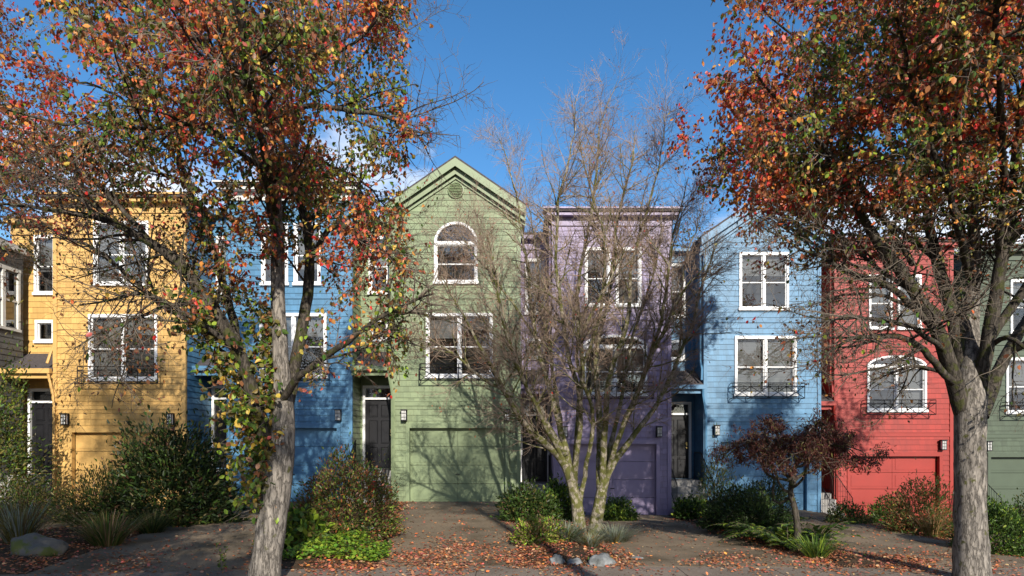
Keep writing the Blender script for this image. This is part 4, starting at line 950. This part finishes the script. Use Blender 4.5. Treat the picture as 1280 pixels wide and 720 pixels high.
# red pot by the green house steps
x, y, z = -3.55, 16.45, .02
m = MB(); m.tube([(0, 0, 0), (0, 0, .05), (0, 0, .22), (0, 0, .28), (0, 0, .30), (0, 0, .285)], [.09, .11, .15, .13, .15, .10], 16)
o = m.build('plant_pot', M['red_pot'], None, True); o.location = (-3.75, 17.0, .56-.185); tag(o, 'small red glazed pot on the green house steps', 'pot')

# ------------------------------------------------------------------ light, sky, camera
AZ = math.atan2(.25, 1.); EL = math.radians(26)     # shadows run to -X and +Y
sd = bpy.data.lights.new('sun', 'SUN'); so = bpy.data.objects.new('sun', sd); C.objects.link(so)
sd.energy = 4.8; sd.angle = math.radians(.53); sd.color = (1., .93, .82)
dirv = Vector((-math.sin(AZ)*math.cos(EL), math.cos(AZ)*math.cos(EL), -math.sin(EL))); so.rotation_euler = dirv.to_track_quat('-Z', 'Y').to_euler(); so.location = (4, -10, 12)
wd = bpy.data.worlds.new('World'); bpy.context.scene.world = wd; wd.use_nodes = True; nt = wd.node_tree
bg = nt.nodes['Background']; sky = nt.nodes.new('ShaderNodeTexSky'); sky.sky_type = 'NISHITA'; sky.sun_disc = False
sky.sun_elevation = EL; sky.sun_rotation = math.pi-AZ; sky.air_density = 1.; sky.dust_density = .3; sky.ozone_density = 2.5
tc = nt.nodes.new('ShaderNodeTexCoord'); sp = nt.nodes.new('ShaderNodeSeparateXYZ'); nt.links.new(tc.outputs['Generated'], sp.inputs[0])
mp = nt.nodes.new('ShaderNodeMapping'); mp.inputs['Scale'].default_value = (3.2, 3.2, 5.); mp.inputs['Location'].default_value = (.4, .2, .1); nt.links.new(tc.outputs['Generated'], mp.inputs[0])
no = nt.nodes.new('ShaderNodeTexNoise'); no.inputs['Scale'].default_value = 1.3; no.inputs['Detail'].default_value = 9; no.inputs['Roughness'].default_value = .58; nt.links.new(mp.outputs[0], no.inputs[0])
el = ramp(nt, sp.outputs[2], [(.0, (.34, .34, .34)), (.30, (.22, .22, .22)), (.40, (.08, .08, .08)), (.47, (0, 0, 0))])
ad = N(nt, 'ShaderNodeMath', operation='ADD'); nt.links.new(no.outputs[0], ad.inputs[0]); nt.links.new(el.outputs[0], ad.inputs[1])
a1 = N(nt, 'ShaderNodeMath', operation='SUBTRACT'); nt.links.new(sp.outputs[0], a1.inputs[0]); a1.inputs[1].default_value = .12
a2 = N(nt, 'ShaderNodeMath', operation='ABSOLUTE'); nt.links.new(a1.outputs[0], a2.inputs[0])
a3 = N(nt, 'ShaderNodeMath', operation='MULTIPLY_ADD'); nt.links.new(a2.outputs[0], a3.inputs[0]); a3.inputs[1].default_value = 1.6; a3.inputs[2].default_value = -.3
a4 = N(nt, 'ShaderNodeMath', operation='MINIMUM'); nt.links.new(a3.outputs[0], a4.inputs[0]); a4.inputs[1].default_value = .08
a5 = N(nt, 'ShaderNodeMath', operation='ADD'); nt.links.new(ad.outputs[0], a5.inputs[0]); nt.links.new(a4.outputs[0], a5.inputs[1]); ad = a5
hs = nt.nodes.new('ShaderNodeHueSaturation'); hs.inputs['Saturation'].default_value = 1.27; hs.inputs['Value'].default_value = 1.42; nt.links.new(sky.outputs[0], hs.inputs['Color'])
cl = ramp(nt, ad.outputs[0], [(.665, (0, 0, 0)), (.85, (1, 1, 1))])
c = mixc(nt, cl.outputs[0], hs.outputs[0], (9., 9.4, 10.2)); nt.links.new(c, bg.inputs[0]); bg.inputs[1].default_value = .088
cd = bpy.data.cameras.new('camera'); co = bpy.data.objects.new('camera', cd); C.objects.link(co)
co.location = (0, 0, CZ); co.rotation_euler = (math.pi/2, 0, 0); cd.sensor_width = 36; cd.lens = 36*F/1280; cd.shift_y = (550-360)/1280; cd.clip_end = 3000; cd.clip_start = .1
sc = bpy.context.scene; sc.camera = co
sc.view_settings.view_transform = 'Standard'; sc.view_settings.look = 'None'; sc.view_settings.exposure = .55; sc.view_settings.gamma = 1
